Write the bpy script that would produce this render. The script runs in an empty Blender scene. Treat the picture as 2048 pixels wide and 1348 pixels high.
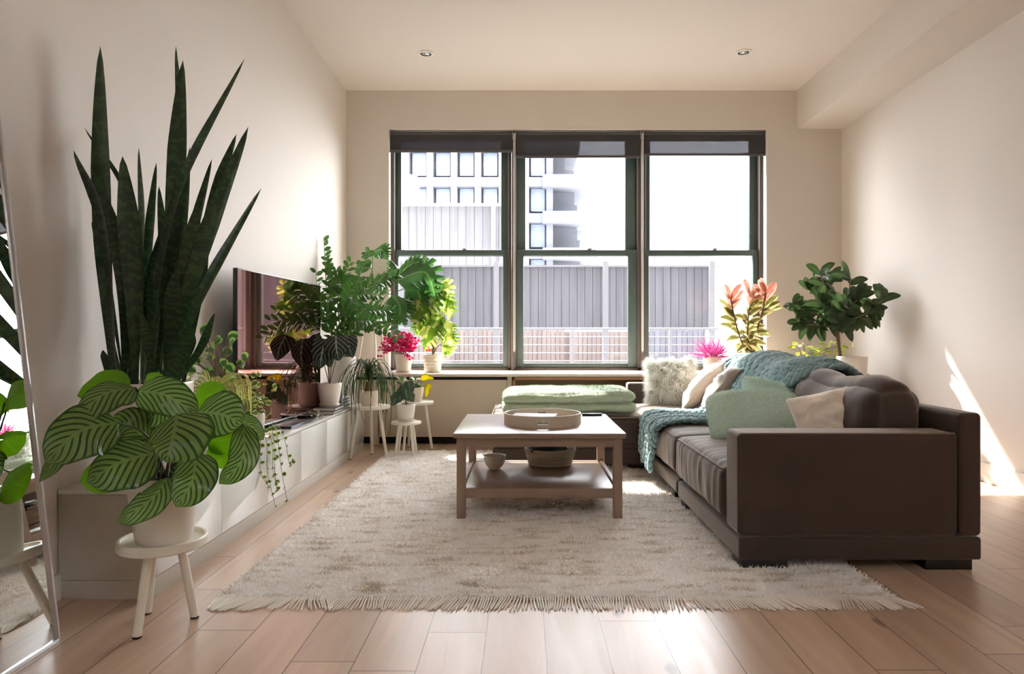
# Sunlit living room with plants
import bpy, bmesh, math, random
import numpy as np
from mathutils import Vector, Matrix, noise
R=random.Random(7); NP=np.random.RandomState(5)
F=1365.0
def P(x,y,d):            # photo pixel at depth d -> place in the room (camera at 0,0,1 looking +Y)
    return Vector(((x-1047)*d/F, d, 1-(y-672)*d/F))
COL=bpy.context.scene.collection
# ---------------------------------------------------------------- materials
def lin(c):
    return tuple(((v/255)/12.92 if v/255<=.04045 else ((v/255+.055)/1.055)**2.4) for v in c)+(1,)
class NT:
    def __init__(s,name):
        s.m=bpy.data.materials.new(name); s.m.use_nodes=True; s.t=s.m.node_tree; s.t.nodes.clear()
        s.out=s.n('ShaderNodeOutputMaterial')
    def n(s,ty,**k):
        nd=s.t.nodes.new(ty)
        for a,b in k.items(): setattr(nd,a,b)
        return nd
    def l(s,a,b): s.t.links.new(a,b)
    def put(s,sock,v):
        if hasattr(v,'is_output'): s.l(v,sock)
        else: sock.default_value=v
    def math(s,op,a,b=0.0,c=None):
        nd=s.n('ShaderNodeMath',operation=op); s.put(nd.inputs[0],a); s.put(nd.inputs[1],b)
        if c is not None: s.put(nd.inputs[2],c)
        return nd.outputs[0]
    def mix(s,f,a,b,mode='MIX'):
        nd=s.n('ShaderNodeMix',data_type='RGBA',blend_type=mode); s.put(nd.inputs[0],f); s.put(nd.inputs[6],a); s.put(nd.inputs[7],b); return nd.outputs[2]
    def ramp(s,f,lo,hi):
        nd=s.n('ShaderNodeMapRange'); nd.interpolation_type='SMOOTHSTEP'; s.put(nd.inputs[0],f); nd.inputs[1].default_value=lo; nd.inputs[2].default_value=hi; return nd.outputs[0]
    def coord(s,kind='Object',scale=(1,1,1)):
        tc=s.n('ShaderNodeTexCoord'); mp=s.n('ShaderNodeMapping'); s.l(tc.outputs[kind],mp.inputs[0]); mp.inputs[3].default_value=scale; return mp.outputs[0]
    def noise(s,sc=5,det=3,scale=(1,1,1),kind='Object',rough=.5):
        nd=s.n('ShaderNodeTexNoise'); s.l(s.coord(kind,scale),nd.inputs['Vector']); nd.inputs['Scale'].default_value=sc; nd.inputs['Detail'].default_value=det; nd.inputs['Roughness'].default_value=rough; return nd.outputs[0]
    def bsdf(s,base,rough=.5,metal=0,**k):
        b=s.n('ShaderNodeBsdfPrincipled'); s.put(b.inputs['Base Color'],base); s.put(b.inputs['Roughness'],rough); b.inputs['Metallic'].default_value=metal
        for a,v in k.items(): s.put(b.inputs[a.replace('_',' ')],v)
        return b
    def bump(s,h,st,dist=.01):
        nd=s.n('ShaderNodeBump'); s.put(nd.inputs['Height'],h); nd.inputs['Strength'].default_value=st; nd.inputs['Distance'].default_value=dist; return nd.outputs[0]
    def done(s,sh): s.l(sh.outputs[0],s.out.inputs[0]); return s.m
def M(name,c,rough=.5,metal=0,var=.06,sc=4,bump=0,bsc=60,scale=(1,1,1),**k):
    t=NT(name); c=lin(c); n=t.noise(sc,4,scale)
    base=t.mix(n,tuple(v*(1-var) for v in c[:3])+(1,),tuple(min(1,v*(1+var)) for v in c[:3])+(1,))
    b=t.bsdf(base,rough,metal,**k)
    if bump: t.l(t.bump(t.noise(bsc,4,scale),bump),b.inputs['Normal'])
    return t.done(b)
wall_m=M('wall paint',(217,209,200),.75,var=.015,sc=1.5,bump=.06,bsc=90)
ceil_m=M('ceiling paint',(222,213,204),.8,var=.01,sc=1)
white_m=M('white lacquer',(226,222,214),.35,var=.015)
gloss_m=M('glossy white door',(222,222,216),.07,var=.01,Coat_Weight=.5,Coat_Roughness=.04)
matte_white=M('matte grey white carcass',(196,190,178),.5,var=.02)
pot_m=M('white glazed pot',(226,219,208),.32,var=.02)
potw_m=M('warm white ceramic',(224,208,190),.5,var=.03)
soil_m=M('potting soil',(60,46,36),.95,var=.4,sc=60,bump=.8,bsc=90)
stool_m=M('white painted wood',(226,219,204),.45,var=.03,sc=30,scale=(1,1,.1))
cab_m=M('cream cabinet paint',(204,188,168),.6,var=.02)
sill_m=M('pale sill wood',(214,196,180),.22,var=.05,sc=12,scale=(.1,1,1))
niche_m=M('red oak veneer',(172,118,84),.45,var=.16,sc=10,scale=(.15,1,4))
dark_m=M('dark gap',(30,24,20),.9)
green_m=M('dark green window paint',(82,98,94),.35,var=.12,sc=6)
jamb_m=M('brown window frame metal',(86,76,70),.4,var=.08)
steel_m=M('brushed steel',(170,168,165),.3,1,var=.05)
chrome_m=M('chrome',(215,212,208),.12,1,var=.02)
black_m=M('black plastic',(18,18,20),.25,var=.1)
laptop_m=M('dark aluminium',(60,62,68),.3,.6,var=.05)
velvet_m=None
def velvet(name,c):
    t=NT(name); c=lin(c)
    n=t.noise(5,5,(1,1,1)); n2=t.noise(1.6,3)
    base=t.mix(t.ramp(n2,.3,.7),tuple(v*.8 for v in c[:3])+(1,),tuple(v*1.2 for v in c[:3])+(1,))
    base=t.mix(t.ramp(n,.45,.8),base,tuple(v*1.35 for v in c[:3])+(1,))
    b=t.bsdf(base,.75,Sheen_Weight=1.0,Sheen_Roughness=.34,Sheen_Tint=(.75,.65,.56,1))
    t.l(t.bump(t.noise(140,2),.15,.004),b.inputs['Normal']); return t.done(b)
velvet_m=velvet('brown velvet',(58,44,35))
piping_m=M('velvet piping',(128,110,96),.8)
foot_m=M('black wood foot',(20,15,13),.5)
cream_f=M('cream linen',(240,228,212),.9,var=.05,sc=14,bump=.25,bsc=220,Sheen_Weight=.3)
mint_f=M('mint fleece',(214,236,224),.95,var=.12,sc=40,bump=.7,bsc=120,Sheen_Weight=.6)
blanket_m=M('pale green plush',(176,194,166),.95,var=.12,sc=18,bump=.6,bsc=110,Sheen_Weight=.7)
knit_m=M('teal chunky yarn',(112,144,146),.9,var=.12,sc=9,bump=.5,bsc=130,Sheen_Weight=.4)
fur_m=M('pale fur',(248,247,236),.85,var=.22,sc=9,Sheen_Weight=.4)
furbase_m=M('fur backing',(170,172,150),.95,var=.2)
wood_t=M('grey brown stained wood',(146,122,104),.3,var=.14,sc=9,scale=(.12,1,1))
wood_tl=M('grey brown stained legs',(146,122,104),.4,var=.14,sc=9,scale=(1,1,.12))
tray_m=M('pale grey tray',(214,202,184),.45,var=.03)
bowl_m=M('stone bowl',(216,206,190),.5,var=.04)
paper_m=M('book paper',(226,220,208),.8,var=.04,sc=80,scale=(.02,.02,1))
cloth_dark=M('dark teal cloth',(34,48,56),.8,var=.4,sc=25,bump=.4)
def rope_mat():
    t=NT('cotton rope'); tc=t.n('ShaderNodeTexCoord'); sp=t.n('ShaderNodeSeparateXYZ'); t.l(tc.outputs['Object'],sp.inputs[0])
    w=t.math('SINE',t.math('MULTIPLY',sp.outputs[2],620)); b=t.bsdf(lin((212,200,180)),.85)
    t.l(t.bump(w,.5,.004),b.inputs['Normal']); return t.done(b)
rope_m=rope_mat()
def floor_mat():
    t=NT('oak planks'); tc=t.n('ShaderNodeTexCoord'); sp=t.n('ShaderNodeSeparateXYZ'); t.l(tc.outputs['Object'],sp.inputs[0])
    x,y=sp.outputs[0],sp.outputs[1]
    u=t.math('ADD',t.math('DIVIDE',x,.1965),40.2); row=t.math('FLOOR',u)
    wn=t.n('ShaderNodeTexWhiteNoise',noise_dimensions='1D'); t.l(row,wn.inputs['W'])
    v=t.math('ADD',t.math('DIVIDE',y,1.75),t.math('ADD',t.math('MULTIPLY',wn.outputs[0],7),20)); cell=t.math('FLOOR',v)
    fu=t.math('FRACT',u); fv=t.math('FRACT',v)
    eu=t.math('MINIMUM',fu,t.math('SUBTRACT',1,fu)); ev=t.math('MINIMUM',fv,t.math('SUBTRACT',1,fv))
    gap=t.math('MAXIMUM',t.math('LESS_THAN',eu,.009),t.math('LESS_THAN',ev,.0011))
    cv=t.n('ShaderNodeCombineXYZ'); t.l(row,cv.inputs[0]); t.l(cell,cv.inputs[1])
    w2=t.n('ShaderNodeTexWhiteNoise',noise_dimensions='3D'); t.l(cv.outputs[0],w2.inputs[0])
    off=t.n('ShaderNodeVectorMath',operation='MULTIPLY_ADD'); t.l(w2.outputs[1],off.inputs[0]); off.inputs[1].default_value=(9,9,9); t.l(tc.outputs['Object'],off.inputs[2])
    mp=t.n('ShaderNodeMapping'); t.l(off.outputs[0],mp.inputs[0]); mp.inputs[3].default_value=(9,.8,1)
    n=t.n('ShaderNodeTexNoise'); t.l(mp.outputs[0],n.inputs[0]); n.inputs['Scale'].default_value=2.2; n.inputs['Detail'].default_value=7; n.inputs['Distortion'].default_value=.6
    base=t.mix(n.outputs[0],lin((160,128,104)),lin((214,186,160)))
    base=t.mix(t.ramp(w2.outputs[0],0,1),base,lin((176,140,112)),'MIX') if False else base
    tone=t.n('ShaderNodeMapRange'); t.l(w2.outputs[0],tone.inputs[0]); tone.inputs[3].default_value=.84; tone.inputs[4].default_value=1.1
    hs=t.n('ShaderNodeHueSaturation'); t.l(base,hs.inputs['Color']); t.l(tone.outputs[0],hs.inputs['Value']); base=hs.outputs[0]
    mk=t.n('ShaderNodeMapping'); t.l(off.outputs[0],mk.inputs[0]); mk.inputs[3].default_value=(3.2,1.5,1)
    vo=t.n('ShaderNodeTexVoronoi'); t.l(mk.outputs[0],vo.inputs[0]); vo.inputs['Scale'].default_value=1.1
    vn=t.math('ADD',vo.outputs[0],t.math('MULTIPLY',t.noise(14,4),.12))
    knot=t.math('SUBTRACT',1,t.ramp(vn,.10,.16))
    base=t.mix(t.math('MULTIPLY',knot,.7),base,lin((96,72,56)))
    base=t.mix(t.math('MULTIPLY',gap,.85),base,lin((62,44,34)))
    b=t.bsdf(base,t.math('ADD',.26,t.math('MULTIPLY',n.outputs[0],.16)))
    h=t.math('SUBTRACT',t.math('MULTIPLY',n.outputs[0],.12),gap)
    t.l(t.bump(h,.35,.003),b.inputs['Normal']); return t.done(b)
floor_m=floor_mat()
def rug_mat(name,c1,c2):
    t=NT(name); n=t.noise(1,5,(5,26,1)); n2=t.noise(2.2,3)
    b=t.bsdf(t.mix(t.ramp(n,.34,.5),lin(c2),t.mix(n2,lin(c1),lin([v*.95 for v in c1]))),.95,Sheen_Weight=.2); return t.done(b)
rug_m=rug_mat('cream wool pile',(252,249,245),(208,196,180)); fringe_m=M('cream cotton fringe',(238,232,222),.9,var=.06)
def glass_mat(name,tint=(1,1,1,1),gl=.05):
    t=NT(name); tr=t.n('ShaderNodeBsdfTransparent'); tr.inputs[0].default_value=tint
    g=t.n('ShaderNodeBsdfGlossy'); g.inputs['Roughness'].default_value=.02; fr=t.n('ShaderNodeLayerWeight'); fr.inputs[0].default_value=.5
    mx=t.n('ShaderNodeMixShader'); t.l(t.math('ADD',.03,t.math('MULTIPLY',t.math('POWER',fr.outputs[1],5),.9)),mx.inputs[0]); t.l(tr.outputs[0],mx.inputs[1]); t.l(g.outputs[0],mx.inputs[2])
    t.l(mx.outputs[0],t.out.inputs[0]); return t.m
glass_m=glass_mat('window glass')
def blind_mat():
    t=NT('dark screen fabric'); tr=t.n('ShaderNodeBsdfTransparent'); tr.inputs[0].default_value=(.8,.8,.84,1)
    d=t.bsdf(lin((58,56,60)),.7); mx=t.n('ShaderNodeMixShader'); mx.inputs[0].default_value=.86; t.l(tr.outputs[0],mx.inputs[1]); t.l(d.outputs[0],mx.inputs[2]); t.l(mx.outputs[0],t.out.inputs[0]); return t.m
blind_m=blind_mat(); tube_m=M('grey blind roll',(84,82,84),.6,var=.05)
mirror_m=M('mirror silver',(238,242,240),.005,1,var=0)
screen_m=M('glossy brown screen',(150,106,100),.03,1,var=0)
def leafmat(name,c1,c2,kind='plain',tr=.35,rough=.35,N=9,k=.45,back=None):
    t=NT(name); tc=t.n('ShaderNodeTexCoord'); sp=t.n('ShaderNodeSeparateXYZ'); t.l(tc.outputs['UV'],sp.inputs[0])
    a=t.math('ABSOLUTE',t.math('SUBTRACT',t.math('MULTIPLY',sp.outputs[0],2),1)); v=sp.outputs[1]
    mid=t.math('SUBTRACT',1,t.ramp(a,.02,.09))
    nz=t.noise(6,3)
    if kind=='stripe':
        s=t.math('SINE',t.math('MULTIPLY',t.math('SUBTRACT',v,t.math('MULTIPLY',a,k)),6.283*N)); f=t.math('MULTIPLY',t.ramp(s,-.75,-.1),t.math('ADD',.86,t.math('MULTIPLY',t.math('SINE',t.math('MULTIPLY',t.math('SUBTRACT',v,t.math('MULTIPLY',a,k)),6.283*N*3)),.14)))
        f=t.math('MULTIPLY',f,t.math('SUBTRACT',1,t.ramp(a,.84,.97))); f=t.math('MAXIMUM',t.math('MULTIPLY',f,.9),t.math('MULTIPLY',mid,.8))
    elif kind=='edge': f=t.ramp(t.math('ADD',a,t.math('MULTIPLY',t.math('SUBTRACT',t.noise(14,3),.5),1.1)),.5,.62)
    elif kind=='vein':
        s=t.math('ABSOLUTE',t.math('SINE',t.math('MULTIPLY',t.math('SUBTRACT',v,t.math('MULTIPLY',a,k)),3.1416*N))); f=t.math('SUBTRACT',1,t.ramp(s,.08,.3)); f=t.math('MAXIMUM',f,mid)
    elif kind=='snake':
        s=t.math('SINE',t.math('ADD',t.math('MULTIPLY',v,95),t.math('MULTIPLY',t.noise(30,3),16))); f=t.math('MULTIPLY',t.ramp(s,-.1,.9),.8); 
    elif kind=='spider': f=t.ramp(a,.35,.5)
    elif kind=='patch': f=t.ramp(t.noise(11,3),.47,.53)
    else: f=t.math('MULTIPLY',mid,.55)
    base=t.mix(f,lin(c1),lin(c2)); base=t.mix(t.math('MULTIPLY',nz,.35),base,tuple(x*.6 for x in lin(c1)[:3])+(1,))
    b=t.bsdf(base,rough); tl=t.n('ShaderNodeBsdfTranslucent'); br=t.n('ShaderNodeHueSaturation'); t.l(base,br.inputs['Color']); br.inputs['Saturation'].default_value=1.05; br.inputs['Value'].default_value=1.45; t.l(br.outputs[0],tl.inputs[0])
    mx=t.n('ShaderNodeMixShader'); mx.inputs[0].default_value=tr; t.l(b.outputs[0],mx.inputs[1]); t.l(tl.outputs[0],mx.inputs[2])
    if kind in('stripe','vein'): t.l(t.bump(f,.3,.003),b.inputs['Normal'])
    t.l(mx.outputs[0],t.out.inputs[0]); return t.m
# ---------------------------------------------------------------- mesh builder
class MB:
    def __init__(s): s.v=[]; s.f=[]; s.uv=[]
    def add(s,vs,fs,uv=None):
        o=len(s.v); s.v+=[tuple(p) for p in vs]; s.f+=[tuple(i+o for i in f) for f in fs]
        s.uv+=(uv if uv else [(0,0)]*len(vs)); return s
    def bm(s,b):
        b.verts.index_update(); return s.add([v.co[:] for v in b.verts],[[v.index for v in f.verts] for f in b.faces])
    def box(s,lo,hi,r=0,seg=2,mat=None):
        b=bmesh.new(); bmesh.ops.create_cube(b,size=1)
        c=[(lo[i]+hi[i])/2 for i in range(3)]; d=[abs(hi[i]-lo[i]) for i in range(3)]
        for v in b.verts: v.co=Vector([v.co[i]*d[i] for i in range(3)])
        if r: bmesh.ops.bevel(b,geom=b.edges[:]+b.verts[:],offset=min(r,min(d)*.49),segments=seg,affect='EDGES',profile=.5)
        for v in b.verts:
            if mat: v.co=mat@v.co
            v.co+=Vector(c)
        s.bm(b); b.free(); return s
    def tube(s,pts,r,n=8,cap=True,rr=None):
        pts=[Vector(p) for p in pts]; m=len(pts); vs=[]; fs=[]; pn=None
        for i,p in enumerate(pts):
            T=(pts[min(i+1,m-1)]-pts[max(i-1,0)]).normalized()
            if pn is None: a=Vector((0,0,1)) if abs(T.z)<.9 else Vector((1,0,0)); pn=T.cross(a).normalized()
            else:
                q=pn-T*pn.dot(T); pn=q.normalized() if q.length>1e-6 else pn
            bn=T.cross(pn); ra=rr[i] if rr else r
            for j in range(n):
                t=2*math.pi*j/n; vs.append(p+pn*math.cos(t)*ra+bn*math.sin(t)*ra)
        for i in range(m-1):
            for j in range(n): fs.append((i*n+j,i*n+(j+1)%n,(i+1)*n+(j+1)%n,(i+1)*n+j))
        if cap: fs+=[tuple(range(n-1,-1,-1)),tuple((m-1)*n+j for j in range(n))]
        return s.add(vs,fs)
    def lathe(s,c,prof,n=32,sx=1,sy=1,wob=None):
        vs=[];fs=[]; m=len(prof)
        for r,z in prof:
            for j in range(n):
                t=2*math.pi*j/n; q=wob(t,z) if wob else 1
                vs.append((c[0]+r*sx*q*math.cos(t),c[1]+r*sy*q*math.sin(t),c[2]+z))
        for i in range(m-1):
            for j in range(n): fs.append((i*n+j,i*n+(j+1)%n,(i+1)*n+(j+1)%n,(i+1)*n+j))
        fs.append(tuple(range(n-1,-1,-1))); fs.append(tuple((m-1)*n+j for j in range(n)))
        return s.add(vs,fs)
    def ell(s,c,ax,n=8,m=6):
        c=Vector(c); vs=[c-ax[2]]
        for i in range(1,m):
            ph=-math.pi/2+math.pi*i/m
            for j in range(n):
                t=2*math.pi*j/n; vs.append(c+ax[0]*math.cos(ph)*math.cos(t)+ax[1]*math.cos(ph)*math.sin(t)+ax[2]*math.sin(ph))
        vs.append(c+ax[2]); fs=[(0,1+(j+1)%n,1+j) for j in range(n)]
        for i in range(m-2):
            for j in range(n): fs.append((1+i*n+j,1+i*n+(j+1)%n,1+(i+1)*n+(j+1)%n,1+(i+1)*n+j))
        l=len(vs)-1; o=1+(m-2)*n; fs+=[(l,o+j,o+(j+1)%n) for j in range(n)]
        return s.add(vs,fs)
    def leaf(s,pts,w,n=(0,-.5,.85),prof='oval',nl=10,nw=4,cup=.15,wave=0,notch=0,lf=None):
        pts=[Vector(p) for p in pts]; n=Vector(n); c=crv(pts,nl); vs=[];uv=[];fs=[]; ph=R.random()*6
        for i,p in enumerate(c):
            t=i/nl; T=(c[min(i+1,nl)]-c[max(i-1,0)]).normalized(); sd=T.cross(n)
            sd=sd.normalized() if sd.length>1e-5 else Vector((1,0,0)); nn=sd.cross(T)
            W=w*PROF[prof](t)
            for j in range(nw+1):
                q=2*j/nw-1; k=1
                if notch and abs(q)>.55 and .12<t<.93 and ((i+(3 if q>0 else 0))%6 in(0,1)): k=1-notch
                vs.append(p+sd*(q*k*W/2)+T*((W*.3*abs(q*k)**1.5*min(1,(1-t)*4)) if notch else 0)-nn*(cup*abs(q)**1.6*W/2)+nn*(wave*W*abs(q)*math.sin(t*17+ph+q)))
                uv.append(((q+1)/2,t))
        for i in range(nl):
            for j in range(nw): a=i*(nw+1)+j; fs.append((a,a+1,a+nw+2,a+nw+1))
        return s.add(vs,fs,uv)
    def build(s,name,mat,parent=None,sharp=42,wn=False,solid=0):
        me=bpy.data.meshes.new(name); off=WL[parent] if parent is not None else Vector()
        org=off
        if parent is None:
            a=np.array(s.v); org=Vector(((a[:,0].min()+a[:,0].max())/2,(a[:,1].min()+a[:,1].max())/2,a[:,2].min()))
        vv=np.array(s.v,dtype=np.float64)-np.array(org[:])
        me.from_pydata(vv.tolist(),[],s.f)
        me.polygons.foreach_set('use_smooth',[True]*len(me.polygons))
        u=me.uv_layers.new(name='UVMap'); li=np.zeros(len(me.loops),dtype=np.int32); me.loops.foreach_get('vertex_index',li)
        u.data.foreach_set('uv',np.array(s.uv,dtype=np.float32)[li].ravel())
        if sharp is not None: me.set_sharp_from_angle(angle=math.radians(sharp))
        me.materials.append(mat); me.update()
        o=bpy.data.objects.new(name,me); COL.objects.link(o)
        if parent is not None: o.parent=parent; WL[o]=off.copy()
        else: o.location=org; WL[o]=org.copy()
        if solid:
            q=o.modifiers.new('t','SOLIDIFY'); q.thickness=solid; q.offset=0
        if wn: o.modifiers.new('w','WEIGHTED_NORMAL').keep_sharp=True
        return o
WL={}
def crv(pts,n):
    if len(pts)==2: return [pts[0].lerp(pts[1],i/n) for i in range(n+1)]
    Q=[pts[0]*2-pts[1]]+pts+[pts[-1]*2-pts[-2]]; m=len(pts)-1; out=[]
    for i in range(n+1):
        t=i/n*m; k=min(int(t),m-1); t-=k; a,b,c,d=Q[k:k+4]
        out.append(.5*((2*b)+(c-a)*t+(2*a-5*b+4*c-d)*t*t+(3*b-a-3*c+d)*t**3))
    return out
def sn(x): return max(0,math.sin(math.pi*x))
PROF={'lance':lambda t:sn(t**.8)**.9,'oval':lambda t:sn(t**.9)**.62,'round':lambda t:sn(t**.85)**.5,
 'heart':lambda t:(sn(min(1,t*.93+.07)**.6))**.75,'strap':lambda t:min(1,t*8)*max(0,1-t)**.45,
 'snake':lambda t:(.24+.76*sn(min(.5,t*.76))**1.5)*min(1,((1-t)/.3))**.6,'cal':lambda t:(sn(t**.74)**.5)*min(1,((1-t)/.1))**.45,'blade':lambda t:(.5+.5*sn(t))*min(1,(1-t)/.5)**.8}
def empty(name,loc):
    o=bpy.data.objects.new(name,None); COL.objects.link(o); o.location=loc; o.empty_display_size=.05; WL[o]=Vector(loc); return o
def tag(o,label,cat,group=None,kind=None):
    o['label']=label; o['category']=cat
    if group:o['group']=group
    if kind:o['kind']=kind
    return o
def struct(o): o['kind']='structure'; return o
def fast(name,v,f,mat,parent=None,smooth=True):
    """v (n,3) array, f (m,k) array of one polygon size"""
    off=WL[parent] if parent is not None else Vector(v.mean(0)); me=bpy.data.meshes.new(name)
    me.vertices.add(len(v)); me.vertices.foreach_set('co',(v-np.array(off[:])).astype(np.float32).ravel())
    k=f.shape[1]; me.loops.add(f.size); me.loops.foreach_set('vertex_index',f.astype(np.int32).ravel()); me.polygons.add(len(f))
    me.polygons.foreach_set('loop_start',np.arange(0,f.size,k,dtype=np.int32)); me.polygons.foreach_set('use_smooth',[smooth]*len(f))
    me.materials.append(mat); me.update(calc_edges=True); me.validate()
    o=bpy.data.objects.new(name,me); COL.objects.link(o)
    if parent is not None: o.parent=parent
    else: o.location=off
    WL[o]=Vector(off); return o
def strands(pos,dr,L,w,bend=.5,grav=.0):
    """tapered ribbons: 5 vertices, as tri faces"""
    n=len(pos); rnd=NP.normal(size=(n,3)); rnd/=np.linalg.norm(rnd,axis=1)[:,None]
    side=np.cross(dr,rnd); side/=np.linalg.norm(side,axis=1)[:,None]+1e-9
    L=L[:,None]; w=w[:,None]; b=rnd*bend
    m=pos+dr*L*.5+b*L*.18; e=pos+dr*L+b*L*.7; m[:,2]-=grav*L[:,0]*.2; e[:,2]-=grav*L[:,0]*.8
    v=np.stack([pos-side*w/2,pos+side*w/2,m-side*w*.4,m+side*w*.4,e],1).reshape(-1,3)
    o=(np.arange(n)*5)[:,None]; f=np.concatenate([o+[0,1,3],o+[0,3,2],o+[2,3,4]],0); return v,f
def sample(mb,n):
    v=np.array(mb.v); tr=[]
    for f in mb.f:
        for i in range(1,len(f)-1): tr.append((f[0],f[i],f[i+1]))
    tr=np.array(tr); A,B,C=v[tr[:,0]],v[tr[:,1]],v[tr[:,2]]; nn=np.cross(B-A,C-A); ar=np.linalg.norm(nn,axis=1)
    k=NP.choice(len(tr),n,p=ar/ar.sum()); a=NP.rand(n,1); b=NP.rand(n,1); q=(a+b)>1; a=np.where(q,1-a,a); b=np.where(q,1-b,b)
    return A[k]+(B[k]-A[k])*a+(C[k]-A[k])*b, nn[k]/(ar[k][:,None]+1e-12)
def pillow(c,rt,up,w,h,t,n=26,wr=.012,seed=0,pinch=.1,rc=0):
    c=Vector(c); rt=Vector(rt).normalized(); up=Vector(up); up=(up-rt*up.dot(rt)).normalized(); nr=rt.cross(up); mb=MB(); vs=[];fs=[]
    for sgn in(1,-1):
        for i in range(n+1):
            for j in range(n+1):
                u=2*i/n-1; v=2*j/n-1
                x=w/2*u*(1-pinch*(1-v*v)*abs(u)); y=h/2*v*(1-pinch*(1-u*u)*abs(v))
                x*=1-rc*(u*v)**4; y*=1-rc*(u*v)**4
                th=t/2*((1-abs(u)**2.6)*(1-abs(v)**2.6))**.55
                q=noise.noise(Vector((u*2.2+seed,v*2.2,sgn)))*wr*1.3+noise.noise(Vector((u*6,v*6+seed,sgn)))*wr*.5
                q*=min(1,(1-max(abs(u),abs(v)))*6)
                vs.append(c+rt*x+up*y+nr*(sgn*(th+q)))
    m=(n+1)**2
    for i in range(n):
        for j in range(n):
            a=i*(n+1)+j; fs.append((a,a+n+1,a+n+2,a+1)); a+=m; fs.append((a,a+1,a+n+2,a+n+1))
    mb.add(vs,fs); b=bmesh.new(); tv=[b.verts.new(p) for p in mb.v]; b.verts.ensure_lookup_table()
    for f in mb.f: b.faces.new([tv[i] for i in f])
    bmesh.ops.remove_doubles(b,verts=b.verts[:],dist=.0006); r=MB(); r.bm(b); b.free(); return r
def softbox(lo,hi,r,puff=.02,wr=.004,n=22,seed=0,stretch=(3,3,3),fine=0,side_puff=.01):
    lo=Vector(lo);hi=Vector(hi); c=(lo+hi)/2; h=(hi-lo)/2; b=bmesh.new(); bmesh.ops.create_cube(b,size=2)
    bmesh.ops.subdivide_edges(b,edges=b.edges[:],cuts=n,use_grid_fill=True)
    for v in b.verts:
        p=v.co.copy(); q=Vector([math.copysign(abs(p[i])**.8,p[i])*h[i] for i in range(3)])
        inner=Vector([max(-(h[i]-r),min(h[i]-r,q[i])) for i in range(3)]); d=q-inner
        if d.length>1e-6: d=d.normalized()*r if max(abs(p[0]),abs(p[1]),abs(p[2]))>.999 else d
        w=inner+d; u=p
        w.z+=puff*(1-u.x**4)*(1-u.y**4)*(1 if u.z>0 else -.1)*abs(u.z)
        w.x+=math.copysign(side_puff,u.x)*(1-u.y**4)*(1-u.z**2)*abs(u.x)**3
        w.y+=math.copysign(side_puff,u.y)*(1-u.x**4)*(1-u.z**2)*abs(u.y)**3
        g=c+w; nn=d.normalized() if d.length>1e-6 else Vector((0,0,1))
        k=noise.noise(Vector((g.x*stretch[0]+seed,g.y*stretch[1],g.z*stretch[2])))*wr+noise.noise(Vector((g.x*stretch[0]*2.7,g.y*stretch[1]*2.7+seed,g.z*stretch[2]*2.7)))*wr*.5
        v.co=g+nn*k
    m=MB(); m.bm(b); b.free(); return m
WS,SUN,EXPO=10.0,10.5,.9
# ---------------------------------------------------------------- room
XL,XR,YB,YF,ZC=-1.768,3.168,6.8,-3.2,3.446
WX0,WX1,WZ0,WZ1=-1.34,2.421,.654,3.06
def sbox(name,lo,hi,mat,r=0,**k):
    return struct(MB().box(lo,hi,r).build(name,mat,sharp=35,**k))
sbox('floor',(XL-.2,YF,-.1),(XR+.2,7.1,0),floor_m)
KX0,KX1,KY0,KY1=1.2,2.65,-2.9,-1.35
cl=MB(); cl.box((XL-.2,YF,ZC),(KX0,7.1,ZC+.15)).box((KX1,YF,ZC),(XR+.2,7.1,ZC+.15)).box((KX0,YF,ZC),(KX1,KY0,ZC+.15)).box((KX0,KY1,ZC),(KX1,7.1,ZC+.15)); struct(cl.build('ceiling',ceil_m))
sbox('wall_left',(XL-.2,YF,0),(XL,7.1,ZC),wall_m)
sbox('wall_right',(XR,YF,0),(XR+.2,7.1,ZC),wall_m)
sbox('wall_front',(XL-.2,YF-.2,0),(XR+.2,YF,ZC),wall_m)
# unseen skylight behind the camera, added to let in fill light
w4=struct(empty('window_4',((KX0+KX1)/2,(KY0+KY1)/2,ZC))); q=MB()
for y in(KY0,KY1-.05): q.box((KX0,y,ZC+.08),(KX1,y+.05,ZC+.16))
for x in(KX0,KX1-.05): q.box((x,KY0,ZC+.08),(x+.05,KY1,ZC+.16))
q.build('window_frame',jamb_m,w4); MB().box((KX0,KY0,ZC+.12),(KX1,KY1,ZC+.126)).build('window_pane',glass_m,w4)
# unseen outer face, added tall and dark to block sky from the fence
fo=MB(); fo.box((-22,7.1,3.25),(26,7.15,34)).box((-22,7.1,-8),(-1.95,7.15,3.25)).box((3.35,7.1,-8),(26,7.15,3.25)); struct(fo.build('wall_sky_blocker',M('dark sky blocker face',(70,68,68),.9,var=.2)))
wb=MB()
wb.box((XL,YB,0),(WX0,7.1,ZC)); wb.box((WX1,YB,0),(XR,7.1,ZC)); wb.box((WX0,YB,WZ1),(WX1,7.1,ZC)); wb.box((WX0,YB,0),(WX1,7.1,WZ0-.04))
struct(wb.build('wall_back',wall_m))
sbox('trim_1',(2.727,YF,3.063),(XR,YB,ZC),wall_m)          # boxed soffit along the right wall
sbox('baseboard_right',(XR-.016,YF,0),(XR,6.3,.13),white_m,r=.004)
sbox('baseboard_left',(XL,YF,0),(XL+.016,6.3,.1),white_m,r=.004)
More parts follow.
